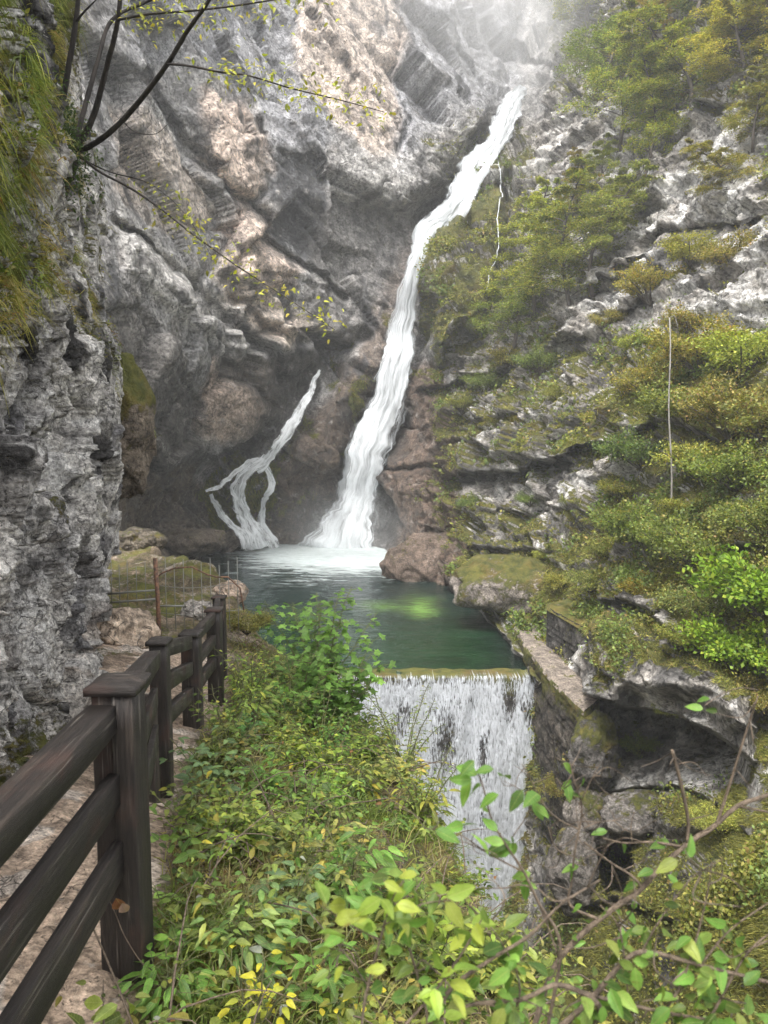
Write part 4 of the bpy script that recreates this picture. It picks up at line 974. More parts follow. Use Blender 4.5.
pos, nr, _, _ = sample(Lp, NL, prl * (qn.mean() * 0 + 1) * ss(fbm(Lp, .8, 3, 44.), .0, .3), 7000)
l2 = scatter(T_OV, pos + nr * rng.uniform(.0, .12, (len(pos), 1)), nr + rng.normal(size=nr.shape) * .7, np.array([0, 0, 1.]) + rng.normal(size=nr.shape) * .4, rng.uniform(.02, .05, len(pos)), pick(PAL_GREEN + PAL_AUT[:2], len(pos)))
tag(leafmesh('ground_cover', [l2], M_LEAFN), 'small leaves of herbs in the cracks of the near cliff', 'ground cover', kind='stuff')

# ================================================================== TREES AND SHRUBS
def tree_proto(kind, seed, H, spread, nleaf, leaf, pal, trunk_r, sparse=.0, upright=.5):
    """trunk with limbs, each limb with flattish sprays of twigs and leaves; built at origin"""
    r = np.random.default_rng(seed); random.seed(seed)
    root = bpy.data.objects.new(kind, None); COL.objects.link(root)
    tb = MB(); lean = r.normal(size=2) * .12
    n = 9; tr = np.array([[lean[0] * H * t * t + .05 * H * math.sin(t * 5 + seed), lean[1] * H * t * t, H * t * .95 - .3] for t in np.linspace(0, 1, n)])
    tb.tube(tr, np.linspace(trunk_r, trunk_r * .15, n), 7)
    P_, A_, N_ = [], [], []
    nl = int(16 + H * 2); per = nleaf // (nl * 6)
    for i in range(nl):
        t = .18 + .8 * (i + r.random()) / nl; k = t * (n - 1); b0 = tr[int(k)] + (tr[min(int(k) + 1, n-1)] - tr[int(k)]) * (k % 1)
        an = i * 2.4 + r.normal() * .4; ln = spread * (1 - .65 * max(t - .35, 0) / .65) * r.uniform(.6, 1.1)
        e = np.array([math.cos(an), math.sin(an), 0]) * ln; m_ = upright * ln * r.uniform(.3, 1.0)
        pts = np.array([b0 + e * s + np.array([0, 0, m_ * (s - .45 * s * s)]) for s in np.linspace(0, 1, 5)]); tb.tube(pts, np.linspace(trunk_r * .3, trunk_r * .05, 5), 4, False)
        for j in range(6):
            s = r.uniform(.25, 1.0); c = pts[0] + (pts[-1] - pts[0]) * s; c[2] = b0[2] + m_ * (s - .45 * s * s)
            a2 = an + r.normal() * .9; l2_ = ln * r.uniform(.18, .42); dr = np.array([math.cos(a2), math.sin(a2), r.normal() * .15])
            tb.tube(np.array([c, c + dr * l2_]), [trunk_r * .06, trunk_r * .02], 3, False)
            q = r.random((per, 1)) ** .7; lat = np.array([-dr[1], dr[0], 0]); wv = r.normal(size=(per, 1)) * .30 * l2_
            p_ = c + dr * l2_ * q * 1.1 + lat * wv + np.array([0, 0, 1]) * (r.normal(size=(per, 1)) * .20 * l2_ - .15 * l2_ * q * q)
            P_.append(p_); A_.append(unit(dr + lat * np.sign(wv) * .8 + r.normal(size=(per, 3)) * .4)); N_.append(np.array([0, 0, 1.]) + r.normal(size=(per, 3)) * .45)
    P_, A_, N_ = np.vstack(P_), np.vstack(A_), np.vstack(N_)
    tb.build('trunk', M_BARK, root, smooth=True)
    leafmesh('foliage', [scatter(T_FAR if leaf > .06 else T_OV, P_, A_, N_, r.uniform(.7, 1.3, len(P_)) * leaf, pick(pal, len(P_), r, .25))], M_LEAF if leaf > .06 else M_LEAFN, root)
    return root
def bush_proto(kind, seed, H, wd, nleaf, leaf, pal):
    r = np.random.default_rng(seed); root = bpy.data.objects.new(kind, None); COL.objects.link(root); tb = MB(); P_, A_, N_ = [], [], []
    ns = 15; per = nleaf // (ns * 4)
    for i in range(ns):
        an = i * 2.4; le = r.uniform(.3, 1) ** .6; e = np.array([math.cos(an) * wd * le, math.sin(an) * wd * le, H * r.uniform(.45, 1.0) * (1.1 - .5 * le)])
        pts = np.array([e * s + np.array([0, 0, -.12 * H * (1 - s) + .2 * H * s * (1 - s)]) for s in np.linspace(0, 1, 5)]); tb.tube(pts, np.linspace(.03, .006, 5) * H, 4, False)
        for j in range(4):
            s = r.uniform(.35, 1.0); c = e * s + np.array([0, 0, .2 * H * s * (1 - s)]); dr = unit(e * .6 + r.normal(size=3) * .8 * np.array([wd, wd, H * .5])); l_ = r.uniform(.25, .55) * wd * .8
            q = r.random((per, 1)); p_ = c + dr * l_ * q + r.normal(size=(per, 3)) * .11 * wd * np.array([1, 1, .6]); P_.append(p_); A_.append(dr + r.normal(size=(per, 3)) * .7); N_.append(np.array([0, 0, 1.]) + r.normal(size=(per, 3)) * .5)
    P_, A_, N_ = np.vstack(P_), np.vstack(A_), np.vstack(N_)
    tb.build('stem', M_BARK, root, smooth=True)
    leafmesh('foliage', [scatter(T_FAR if leaf > .06 else T_OV, P_, A_, N_, r.uniform(.7, 1.3, len(P_)) * leaf, pick(pal, len(P_), r, .25))], M_LEAF if leaf > .06 else M_LEAFN, root)
    return root
PAL_MIX = PAL_OLIVE[:3] + PAL_GREEN[:2]
protos = {'t1': tree_proto('tree', 1, 8, 2.6, 24000, .105, PAL_YG, .14), 't2': tree_proto('tree', 2, 9, 2.4, 24000, .105, PAL_MIX, .13, upright=.8), 't3': tree_proto('tree', 3, 7, 2.8, 22000, .105, PAL_OLIVE, .13, upright=.3),
          't4': tree_proto('tree', 4, 8, 2.3, 20000, .105, PAL_AUT, .12), 'b1': bush_proto('shrub', 5, 1.8, 1.5, 7800, .09, PAL_OLIVE), 'b2': bush_proto('shrub', 6, 1.6, 1.6, 7800, .09, PAL_GREEN), 'b3': bush_proto('shrub', 7, 1.5, 1.4, 7000, .09, PAL_YG), 'b4': bush_proto('shrub', 8, 1.7, 1.5, 4600, .13, PAL_AUT), 'b5': bush_proto('shrub', 9, 2.0, 1.6, 5200, .14, PAL_BRIGHT)}
used = set()
def place(key, px, py, hpx, label, tint=(1, 1, 1), group=None, wide=1.0, rot=None, Yv=None, sink=.1):
    """a copy of a proto rooted on the slope seen at (px,py), as tall as hpx picture rows there"""
    src = protos[key]; base_h = {'t': 8.0, 'b': 1.9}[key[0]]; base_h = {'t2': 9., 't3': 7.}.get(key, base_h)
    if key in used:
        o = src.copy(); COL.objects.link(o)
        for ch in src.children: c = ch.copy(); COL.objects.link(c); c.parent = o
    else: o = src; used.add(key)
    Yv = Yv or Ymin(px, py, 3) - sink; p = P(px, py, Yv); s = hpx / F * Yv / base_h
    o.location = [float(v) for v in p]; o.scale = (s * wide, s * wide, s); o.rotation_euler = (0, 0, rot if rot is not None else (px * .37 + py * .11) % 6.28)
    for ch in o.children:
        if ch.name.startswith('foliage'):
            vr = random.Random(px * 7 + py); g = vr.uniform(.8, 1.12); ch.color = (tint[0] * g * vr.uniform(.88, 1.14), tint[1] * g, tint[2] * g * vr.uniform(.8, 1.3), 1)
    return tag(o, label, 'tree' if key[0] == 't' else 'shrub', group)
GT, GS = 'trees on the misty right slope', 'shrubs on the ledges of the right slope'
TREES = [('t1',530,318,150,'pale green tree with fine foliage just right of the trickle',(1,1,.9),1.1),('t2',566,325,178,'tall yellow green tree in the middle of the tree clump above the ledges',(1.15,1.1,1),1.1),('t3',592,292,130,'broad green tree at the right end of the clump above the ledges',(.9,1,1),1.1),
 ('t4',578,210,70,'tree with an orange tinted top above the tree clump',(1.1,1,1),1.1),('t3',512,352,105,'low dark green tree leaning over the mossy rock by the tall waterfall',(.75,.9,.9),1.3),('t1',548,262,90,'small light green tree behind the tree clump',(1.1,1.1,1),1.1),
 ('t2',648,190,150,'slender bright green tree high on the slope with a dark stem',(1.3,1.35,.9),.9),('t2',622,150,150,'misty pale green tree at the top near the cloud',(1.1,1.15,1.1),1.2),('t4',660,60,100,'orange and green tree at the top edge of the slope',(1.1,1,1),1.3),('t3',690,110,120,'wide olive tree below the top edge of the slope',(1.1,1.1,.9),1.3),
 ('t1',735,90,120,'yellow green tree near the top right corner',(1.05,1,.9),1.5),('t4',755,150,90,'brownish tree at the right border above the white rocks',(.9,.95,.9),1.4),('t3',605,90,100,'faint grey green tree fading into the mist',(1,1.1,1.2),1.3),('t2',700,20,110,'tall tree cut by the top border right of the orange one',(1,1,1),1.4),('t1',765,35,110,'tree cut by the top right corner',(1,.95,.9),1.4),
 ('t3',730,200,75,'flat topped olive tree above the white rocks at the right border',(1.1,1.05,.9),1.4),('t2',668,140,100,'leaning yellow green tree beside the slender bright one',(1.25,1.15,.9),1.2),('t1',590,30,110,'ghostly tree nearest the bank of cloud',(1.1,1.1,1.1),1.3),
 ('t3',612,240,85,'round green tree above the pale outcrop',(.95,1.05,1),1.3),('t1',600,200,70,'small tree at the foot of the slender bright tree',(.9,1,.9),1.2)]
for k_, x_, y_, h_, lb, ti, wd in TREES: place(k_, x_, y_, h_ * .92, lb, tuple(q * 1.15 for q in ti), GT, wd)
SHR = [('b2',485,392,44,'dark green shrub low beside the tall waterfall'),('b3',508,366,46,'yellow flecked shrub under the leaning tree'),('b1',462,412,36,'small olive shrub above the first short ledge'),('b2',540,372,52,'deep green shrub left of the pale outcrop'),('b1',498,430,34,'olive shrub on top of the long overhang, left end'),('b4',520,424,26,'yellowish shrub above the middle of the long overhang'),
 ('b1',560,402,40,'grey green shrub in the hollow left of the pale outcrop'),('b3',592,424,30,'yellow green shrub near the right end of the long overhang'),('b2',530,505,30,'small green shrub under the long overhang'),('b2',475,510,34,'dark shrub beside the red brown rock under the overhang'),('b1',575,508,32,'olive shrub on the ledge below the long overhang'),
 ('b1',650,300,60,'shrub between two pale rock bands high on the right'),('b3',690,262,56,'bright shrub among the white rocks'),('b1',735,270,60,'olive shrub among the white rocks at the right'),('b4',690,332,44,'rusty shrub right of the pole top'),('b3',640,352,50,'light shrub left of the pole top'),
 ('b1',700,372,70,'wide olive shrub right of the upper pole'),('b3',742,372,70,'yellow green shrub by the right border at pole top height'),('b1',655,402,56,'shrub just left of the pole above the overhang end'),('b2',690,424,70,'green shrub right of the pole middle'),('b1',730,432,76,'olive shrub between pole middle and right border'),('b4',762,440,60,'brownish shrub at the right border'),
 ('b2',645,468,60,'green shrub left of the pole under the overhang end'),('b3',700,478,72,'yellow green shrub right of the lower pole'),('b2',742,490,72,'dark green shrub near the right border above the white block'),('b1',620,500,52,'olive shrub left of the pole foot'),('b3',684,520,44,'shrub with bright yellow leaves at the pole foot'),('b2',655,548,76,'large dark green shrub below the pole foot'),
 ('b2',700,566,80,'large green shrub left of the white rock block'),('b1',610,560,44,'olive shrub above the lower grey outcrop'),('b3',632,522,36,'small yellow shrub left of the large dark shrub'),('b5',772,622,92,'bright lime green shrub at the right border'),('b2',712,622,64,'green shrub under the white rock block'),('b5',740,672,70,'bright green shrub above the mossy bluff'),
 ('b1',590,590,34,'shrub on the grassy top of the masonry block'),('b3',560,588,30,'pale shrub left of the masonry block'),('b4',640,596,30,'yellow brown shrub on the lower grey outcrop'),('b1',680,648,36,'olive shrub right of the lower grey outcrop'),('b2',640,752,26,'small fresh green plant under the undercut bluff'),('b1',600,772,30,'olive shrub at the foot of the bluff'),
 ('b1',560,796,32,'small shrub at the foot of the retaining wall'),('b3',720,830,40,'yellow green shrub on the slope right of the cave mouth'),('b1',762,712,50,'olive shrub right of the undercut bluff'),('b3',668,716,22,'tuft like shrub on the face of the bluff'),
 ('b2',770,540,70,'dark shrub cut by the right border beside the white block'),('b1',610,330,40,'shrub on the pale outcrop'),('b3',545,560,26,'small shrub on the grassy shore'),('b2',500,575,24,'dark low shrub above the shore boulder')]
for k_, x_, y_, h_, lb in SHR: place(k_, x_, y_, h_ * (.60 if x_ < 645 and y_ < 580 else .7 if y_ < 340 else .88), lb, (.95, .95, .9) if k_ == 'b5' else (1.1, 1.05, 1.0) if k_ != 'b4' else (1.1, 1.1, 1), GS, 1.0)
place('b2', 247, 632, 30, 'dry brown shrub at the brink behind the last railing post', (1.25, .8, 1.1), None, 1.1, Yv=12.5)

# pole on the right slope
Yp = 26.0
pb = MB(); a, b_ = P(671, 508, Yp), P(669, 318, Yp + .3); pts = np.array([a + (b_ - a) * t + np.array([.04 * math.sin(t * 9), 0, 0]) for t in np.linspace(0, 1, 14)]); pb.tube(pts - a, np.linspace(.035, .022, 14), 8)
m_, t_, o_n = mat_new('pale_wood'); nb = NB(t_); ps = nb.n('ShaderNodeTexCoord').outputs['Object']; pn = nb.noise(nb.mapping(ps, (6, 6, .8)), 3, 4)
pp = nb.n('ShaderNodeBsdfPrincipled', i_Base_Color=nb.ramp(pn, (.3, (.14, .13, .115)), (.7, (.32, .30, .27))), i_Roughness=.8); t_.links.new(pp.outputs[0], o_n.inputs[0]); M_PALE = m_
pole = bpy.data.objects.new('pole', None); COL.objects.link(pole); pole.location = [float(v) for v in a]; tag(pole, 'thin pale bare pole standing upright among the shrubs of the right slope', 'pole')
pb.build('shaft', M_PALE, pole, smooth=True)
wb = MB(); e = b_ - a; wb.tube(np.array([e, e + (.18, 0, .10), e + (.35, .1, -.25), e + (.42, .2, -.8)]), .012, 5); wb.build('wire', M_PALE, pole)
# ================================================================== WOODEN RAILING
def wood_material():
    m, t, out = mat_new('weathered_dark_wood'); b = NB(t)
    pos = b.n('ShaderNodeTexCoord').outputs['Object']; rnd = b.n('ShaderNodeObjectInfo').outputs['Random']
    off = b.n('ShaderNodeVectorMath', operation='ADD'); b.put(off.inputs[0], pos); cmb = b.n('ShaderNodeCombineXYZ', i_X=b.math('MULTIPLY', rnd, 40.), i_Y=b.math('MULTIPLY', rnd, 7.)); b.put(off.inputs[1], cmb.outputs[0]); v = off.outputs[0]
    g = b.noise(b.mapping(v, (5, 90, 90)), 1.0, 8, .75, 1.2); g2 = b.noise(b.mapping(v, (.9, 9, 9)), 1.0, 6, .65, .4); bl = b.noise(b.mapping(v, (1.5, 3, 3)), 1.6, 5, .6)
    c = b.mix(b.ramp(g, (.32, 0.), (.68, 1.)), (.004, .0032, .0028), (.040, .031, .026))
    c = b.mix(b.ramp(g2, (.55, 0.), (.70, .40)), c, (.15, .115, .09))
    c = b.mix(b.ramp(bl, (.55, 0.), (.70, .55)), c, (.085, .040, .028))
    c = b.mix(b.ramp(b.noise(b.mapping(v, (2, 60, 60)), 1., 4, .6), (.60, 0.), (.68, .55)), c, (.20, .175, .15))
    h = b.math('ADD', b.math('MULTIPLY', g, .8), b.math('MULTIPLY', g2, .6))
    bp = b.n('ShaderNodeBump', i_Strength=1.0, i_Distance=.009, i_Height=h)
    p = b.n('ShaderNodeBsdfPrincipled', i_Base_Color=c, i_Roughness=b.ramp(bl, (.3, .42), (.7, .75)), i_Normal=bp.outputs[0]); p.inputs['Specular IOR Level'].default_value = .45
    t.links.new(p.outputs[0], out.inputs[0]); return m
M_WOOD = wood_material()
from mathutils import Matrix
def timber(name, a, b, wd, ht, parent, upv=(0, 0, 1), seed=0, bev=.0035, split=False, origin=None):
    """a weathered beam from a to b, its own local X along the grain; wd across, ht along upv"""
    a, b = Vector([float(v) for v in a]), Vector([float(v) for v in b]); x = (b - a); L = x.length; x.normalize(); u = Vector(upv); y = u.cross(x).normalized(); z = x.cross(y)
    mb = MB(); mb.beam((0, 0, 0), (L, 0, 0), wd, ht, bev, (0, 0, 1), max(int(L / .12), 3), .0008, seed)
    o = mb.build(name, M_WOOD, None)
    M = Matrix(((x.x, y.x, z.x, a.x), (x.y, y.y, z.y, a.y), (x.z, y.z, z.z, a.z), (0, 0, 0, 1)))
    if parent:
        o.parent = parent; M = parent.matrix_world.inverted() @ M if parent.type != 'EMPTY' else Matrix.Translation(-Vector(parent.location)) @ M
    o.matrix_local = M
    return o
fr = bpy.data.objects.new('wooden_fence', None); COL.objects.link(fr); fr.location = (-0.95, 2.6, -1.95)
tag(fr, 'dark weathered timber railing with capped posts along the footpath', 'railing')
def post(px_, Yv, y_top, y_bot, wd, seed, cap=True, boards=True, dx=0):
    t = P(px_, y_top, Yv); bt = P(px_, y_bot, Yv); z0, z1 = float(bt[2]) - .15, float(t[2]); x = float(t[0]) + dx
    o = timber('post', (x - (wd * .24 if boards else 0), Yv, z0), (x - (wd * .24 if boards else 0), Yv, z1 - .045), wd * (.50 if boards else 1.0), wd * (.98), fr, (0, 1, 0), seed)
    def sub_(nm, mb_a, mb_b, w_, h_, up_, sd_, bv=.0035):
        q = timber(nm, mb_a, mb_b, w_, h_, fr, up_, sd_, bv); return q
    if boards: sub_('post', (x + wd * .26, Yv - .012, z0), (x + wd * .26, Yv - .012, z1 - .045), wd * .50, wd, (0, 1, 0), seed + 3)
    if cap:
        mb = MB(); w2 = wd / 2 + .016; zc = z1 - .045; n = 9; g = np.linspace(-1, 1, n); co = []; r = np.random.default_rng(seed)
        prof = lambda q_: .032 * (1 - abs(q_) ** 3)
        for j in g:
            for i in g: co.append((x + i * w2, Yv + j * w2, zc + .026 + min(prof(i), prof(j)) * .5 + r.normal() * .0016))
        fs = [[j*n+i, j*n+i+1, (j+1)*n+i+1, (j+1)*n+i] for j in range(n-1) for i in range(n-1)]
        rim = [i for i in range(n)] + [k*n+n-1 for k in range(1, n)] + [(n-1)*n+i for i in range(n-2, -1, -1)] + [k*n for k in range(n-2, 0, -1)]
        b0 = len(co); co += [(co[i][0], co[i][1], zc) for i in rim]; m = len(rim)
        fs += [[rim[k], b0 + k, b0 + (k+1) % m, rim[(k+1) % m]] for k in range(m)] + [[b0 + k for k in range(m)][::-1]]
        co = np.array(co) - np.array(fr.location); mb.add(co, fs); mb.build('cap', M_WOOD, fr)
    return x, z0, z1
X1 = post(118, 2.6, 676, 972, .150, 1)
post(147, 4.75, 690, 800, .10, 5, False, False)
X2 = post(159, 5.0, 637, 800, .115, 6, True, False)
X3 = post(191, 7.0, 630, 735, .165, 8, True, False)
X4 = post(214, 8.6, 607, 712, .16, 10, True, False)
X5 = post(219, 10.4, 595, 690, .16, 12, True, False)
zt1 = -.94
for k, (zt_, hh) in enumerate(((-.94, .102), (-1.19, .125), (-1.44, .14))):
    zc = zt_ - hh / 2; wd = (.105, .045, .04)[k]; xo = (0, .03, .035)[k]
    timber('rail', (-.93 + xo, -.4, zc + .02), (-.985 + xo, 2.52, zc), wd, hh, fr, (0, 0, 1), 20 + k)
    timber('rail', (-.99 + xo, 2.68, zc - .01), (-1.50, 4.72, zc - .46), wd * .9, hh, fr, (0, 0, 1), 30 + k)
    z2 = X2[2] - .10 - .25 * k; z3 = X3[2] - .10 - .25 * k; z4 = X4[2] - .10 - .27 * k; z5 = X5[2] - .08 - .28 * k
    timber('rail', (X2[0], 5.06, z2), (X3[0], 6.92, z3), .07, .12, fr, (0, 0, 1), 40 + k)
    timber('rail', (X3[0], 7.08, z3), (X4[0], 8.52, z4), .07, .12, fr, (0, 0, 1), 50 + k)
    timber('rail', (X4[0], 8.68, z4), (X5[0], 10.32, z5), .07, .12, fr, (0, 0, 1), 60 + k)

# ------------------------------------------------------------------ rusty wire fence across the bank
m_, t_, o_n = mat_new('rusty_iron'); nb = NB(t_); ps = nb.n('ShaderNodeTexCoord').outputs['Object']
pp = nb.n('ShaderNodeBsdfPrincipled', i_Base_Color=nb.ramp(nb.noise(ps, 22, 5), (.35, (.06, .04, .03)), (.65, (.24, .12, .07))), i_Roughness=.8); t_.links.new(pp.outputs[0], o_n.inputs[0]); M_RUST = m_
m_, t_, o_n = mat_new('galvanised_wire'); nb = NB(t_); pp = nb.n('ShaderNodeBsdfPrincipled', i_Base_Color=(.20, .20, .18, 1), i_Roughness=.6); pp.inputs['Metallic'].default_value = .3; t_.links.new(pp.outputs[0], o_n.inputs[0]); M_WIRE = m_
wf = bpy.data.objects.new('wire_fence', None); COL.objects.link(wf); wl = P(158, 655, 11.6); wf.location = [float(v) for v in wl]; tag(wf, 'rusty iron and wire barrier across the bank beyond the railing', 'fence')
def iron(name, pts, r_, mat):
    mb = MB(); mb.tube(np.array(pts) - wl, r_, 6); mb.build(name, mat, wf, smooth=True)
iron('post', [P(160, 660, 11.6), P(158, 600, 11.6), P(155, 558, 11.6)], .035, M_RUST)
for pts in ([(108,594),(130,592),(158,590)], [(106,603),(130,601),(157,599)], [(158,606),(184,606)]): iron('rail', [P(x, y, 11.6) for x, y in pts], .017, M_WIRE)
iron('arch', [P(x, y, 11.9) for x, y in ((154,580),(162,573),(175,568),(192,567),(206,574),(216,577),(228,577),(240,588),(244,610))], .014, M_RUST)
for i, x in enumerate(range(166, 244, 9)): iron('wire', [P(x + 1, 628 + (i % 3) * 3, 11.9), P(x, 600, 11.9), P(x - 1, 556 + (i * 7) % 11, 11.9)], .0065, M_WIRE)
for i, x in enumerate((112, 120, 128, 137, 146)): iron('wire', [P(x, 606, 11.6), P(x - 1, 560 + (i * 5) % 9, 11.6)], .006, M_WIRE)
for y in (585, 612): iron('wire', [P(x, y + 3 * math.sin(x), 11.9) for x in range(160, 246, 12)], .0055, M_WIRE)

# ================================================================== UNDERGROWTH ON THE BANK
dense = ss(XX - fence_x(YY), -.02, .25) * (YY > 1.0) * (YY < 13)
drop = XX - np.interp(YY, BR_Y, BR_X)
wgt = dense * (drop < 2.5) * np.where(drop > 0, .8, 1.0) * (YY.clip(0) + 1) ** .35 * (XX < 3)
post_clear = 1 - np.exp(-(((XX + .95) ** 2 + (YY - 2.5) ** 2) / .06))
pos, nr, _, _ = sample(G1, NGd, wgt * post_clear * (.3 + ss(fbm(G1, .5, 3, 4.), -.3, .3)), 75000)
gcols = np.where((fbm(pos, .8, 3, 9.) > .0)[:, None], pick([(.12,.17,.03,3),(.20,.24,.05,3),(.08,.11,.025,2)], len(pos)), pick([(.26,.22,.09,3),(.20,.20,.06,3),(.13,.09,.05,2),(.32,.28,.14,1)], len(pos)))
g1 = blades(pos, unit(np.array([.12, 0, .9]) + rng.normal(size=nr.shape) * .55), rng.uniform(.08, .34, len(pos)), rng.uniform(.0012, .0034, len(pos)) * (1 + pos[:, 1] / 9), gcols, .55)
tag(leafmesh('grass', [g1], M_GRASS), 'tangled green and straw coloured grass on the bank', 'grass', kind='stuff')
# leafy herbs: small clumps of leaves at varied height
nC_ = 1500; pos, nr, _, _ = sample(G1, NGd, wgt * post_clear * (.03 + ss(fbm(G1, .55, 3, 24.), -.05, .22)), nC_); per = 9
hgt = rng.uniform(.03, .34, nC_) * (1 + .5 * ss(pos[:, 1], 5, 9)); cp_ = np.repeat(pos, per, 0) + rng.normal(size=(nC_ * per, 3)) * np.array([.07, .07, .045]); cp_[:, 2] += np.repeat(hgt, per) * rng.uniform(.4, 1., nC_ * per)
cn = fbm(cp_, 1.1, 3, 14.); kindc = np.where((cn > .08)[:, None], pick([(.11,.20,.04,3),(.16,.26,.05,3),(.07,.13,.03,2)], len(cp_)), pick([(.20,.24,.05,3),(.13,.17,.035,3),(.30,.26,.06,.8),(.09,.12,.035,2)], len(cp_)))
rare = rng.random(len(cp_)); kindc[rare > .982] = (.50, .42, .05); kindc[(rare > .972) & (rare < .982)] = (.42, .44, .38); kindc[(rare > .962) & (rare < .970)] = (.32, .15, .06)
h1 = scatter(T_OV, cp_, rng.normal(size=cp_.shape) * np.array([1, 1, .35]), np.array([0, -.35, 1.]) + rng.normal(size=cp_.shape) * .35, np.repeat(rng.uniform(.55, 1.7, nC_), per) * rng.uniform(.025, .055, len(cp_)), kindc * np.repeat(rng.uniform(.6, 1.3, (nC_, 1)), per, 0))
tag(leafmesh('undergrowth', [h1], M_LEAFN), 'mixed low leafy plants covering the bank', 'undergrowth', kind='stuff')
# dead stems
ds = MB(); random.seed(3)
for i in range(420):
    j = rng.integers(len(pos)); p0 = pos[j]; L = random.uniform(.2, .7); an = random.uniform(0, 6.28); pts = [p0 + np.array([math.cos(an) * L * t, math.sin(an) * L * t, .10 + .25 * math.sin(t * 2.6) * L + random.uniform(-.02, .02)]) for t in np.linspace(0, 1, 6)]
    ds.tube(pts, np.linspace(.0035, .0015, 6) * (1 + p0[1] / 8), 4, False)
tag(ds.build('dead_stems', M_TWIG, smooth=True), 'brown dead stems tangled among the plants of the bank', 'dead stems', kind='stuff')

# ------------------------------------------------------------------ plants one can tell apart
def leafy(name, label, cat, base, height, nstem, spread, leafsize, tmpl, pal, per=9, seed=0, group=None, droop=.3, tri=False, mat=None, stem_r=.004, lean=(0, 0), whorl=1, stemmat=None):
    r = np.random.default_rng(seed); root = bpy.data.objects.new(name, None); COL.objects.link(root); root.location = [float(v) for v in base]; tag(root, label, cat, group)
    tb = MB(); Pp, Aa, Nn, Ss = [], [], [], []
    for i in range(nstem):
        an = i * 2.4 + r.normal() * .3; s = spread * r.uniform(.35, 1) if nstem > 1 else spread * .15; h = height * r.uniform(.65, 1.0) if nstem > 1 else height
        end = np.array([math.cos(an) * s + lean[0] * h, math.sin(an) * s + lean[1] * h, h]); ts = np.linspace(0, 1, 7); wob = r.normal(size=(7, 3)) * .02 * h
        pts = np.array([[end[0] * t ** 1.4, end[1] * t ** 1.4, end[2] * t - droop * s * t ** 3] for t in ts]) + wob * ts[:, None]; tb.tube(pts, np.linspace(stem_r, stem_r * .35, 7), 5, False)
        for k in range(per):
            t = .22 + .78 * (k + .5 * r.random()) / per; q = t * 6; c = pts[int(q)] + (pts[min(int(q) + 1, 6)] - pts[int(q)]) * (q % 1)
            for m in range(whorl):
                a2 = k * 2.4 + i + m * 2 * math.pi / whorl + r.normal() * .25; out_ = np.array([math.cos(a2), math.sin(a2), r.uniform(-.1, .45)]); pl_ = leafsize * r.uniform(.5, 1.1); tip = c + out_ * pl_; tb.tube([c, tip], stem_r * .3, 3, False)
                sz = leafsize * r.uniform(.7, 1.2) * (1.15 - .45 * t)
                if tri:
                    sd2 = np.array([-out_[1], out_[0], 0])
                    for o2, f_ in ((out_, 1.0), (out_ * .35 + sd2, .82), (out_ * .35 - sd2, .82)): Pp.append(tip); Aa.append(o2 + r.normal(size=3) * .12); Nn.append(np.array([0, -.2, 1.]) + r.normal(size=3) * .25); Ss.append(sz * f_)
                else: Pp.append(tip); Aa.append(out_ * np.array([1, 1, .4]) + r.normal(size=3) * .15 - np.array([0, 0, .15])); Nn.append(np.array([0, -.35, 1.]) + r.normal(size=3) * .3); Ss.append(sz)
    tb.build('stem', stemmat or M_STEM, root, smooth=True)
    leafmesh('foliage', [scatter(tmpl, np.array(Pp), np.array(Aa), np.array(Nn), np.array(Ss), pick(pal, len(Pp), r, .16))], mat or M_LEAFN, root)
    return root
M_STEM = bark_material('green_stem', (.06, .08, .025), (.16, .15, .06), 60)
def gp_at(px, py, Yv, up=0.0):
    """ground under the picture position at distance Yv"""
    p = P(px, py, Yv); return (float(p[0]), float(p[1]), float(ground_z(p[0], p[1])) + up)
PG = [(.13,.26,.045,4),(.09,.18,.035,3),(.18,.32,.06,2)]; PY = [(.24,.34,.05,3),(.34,.40,.06,2),(.15,.24,.04,2)]; PGY = [(.17,.25,.05,3),(.24,.28,.06,2),(.10,.15,.035,2),(.36,.34,.06,.5)]; PB = [(.12,.20,.09,3),(.09,.15,.065,2),(.17,.26,.10,2)]
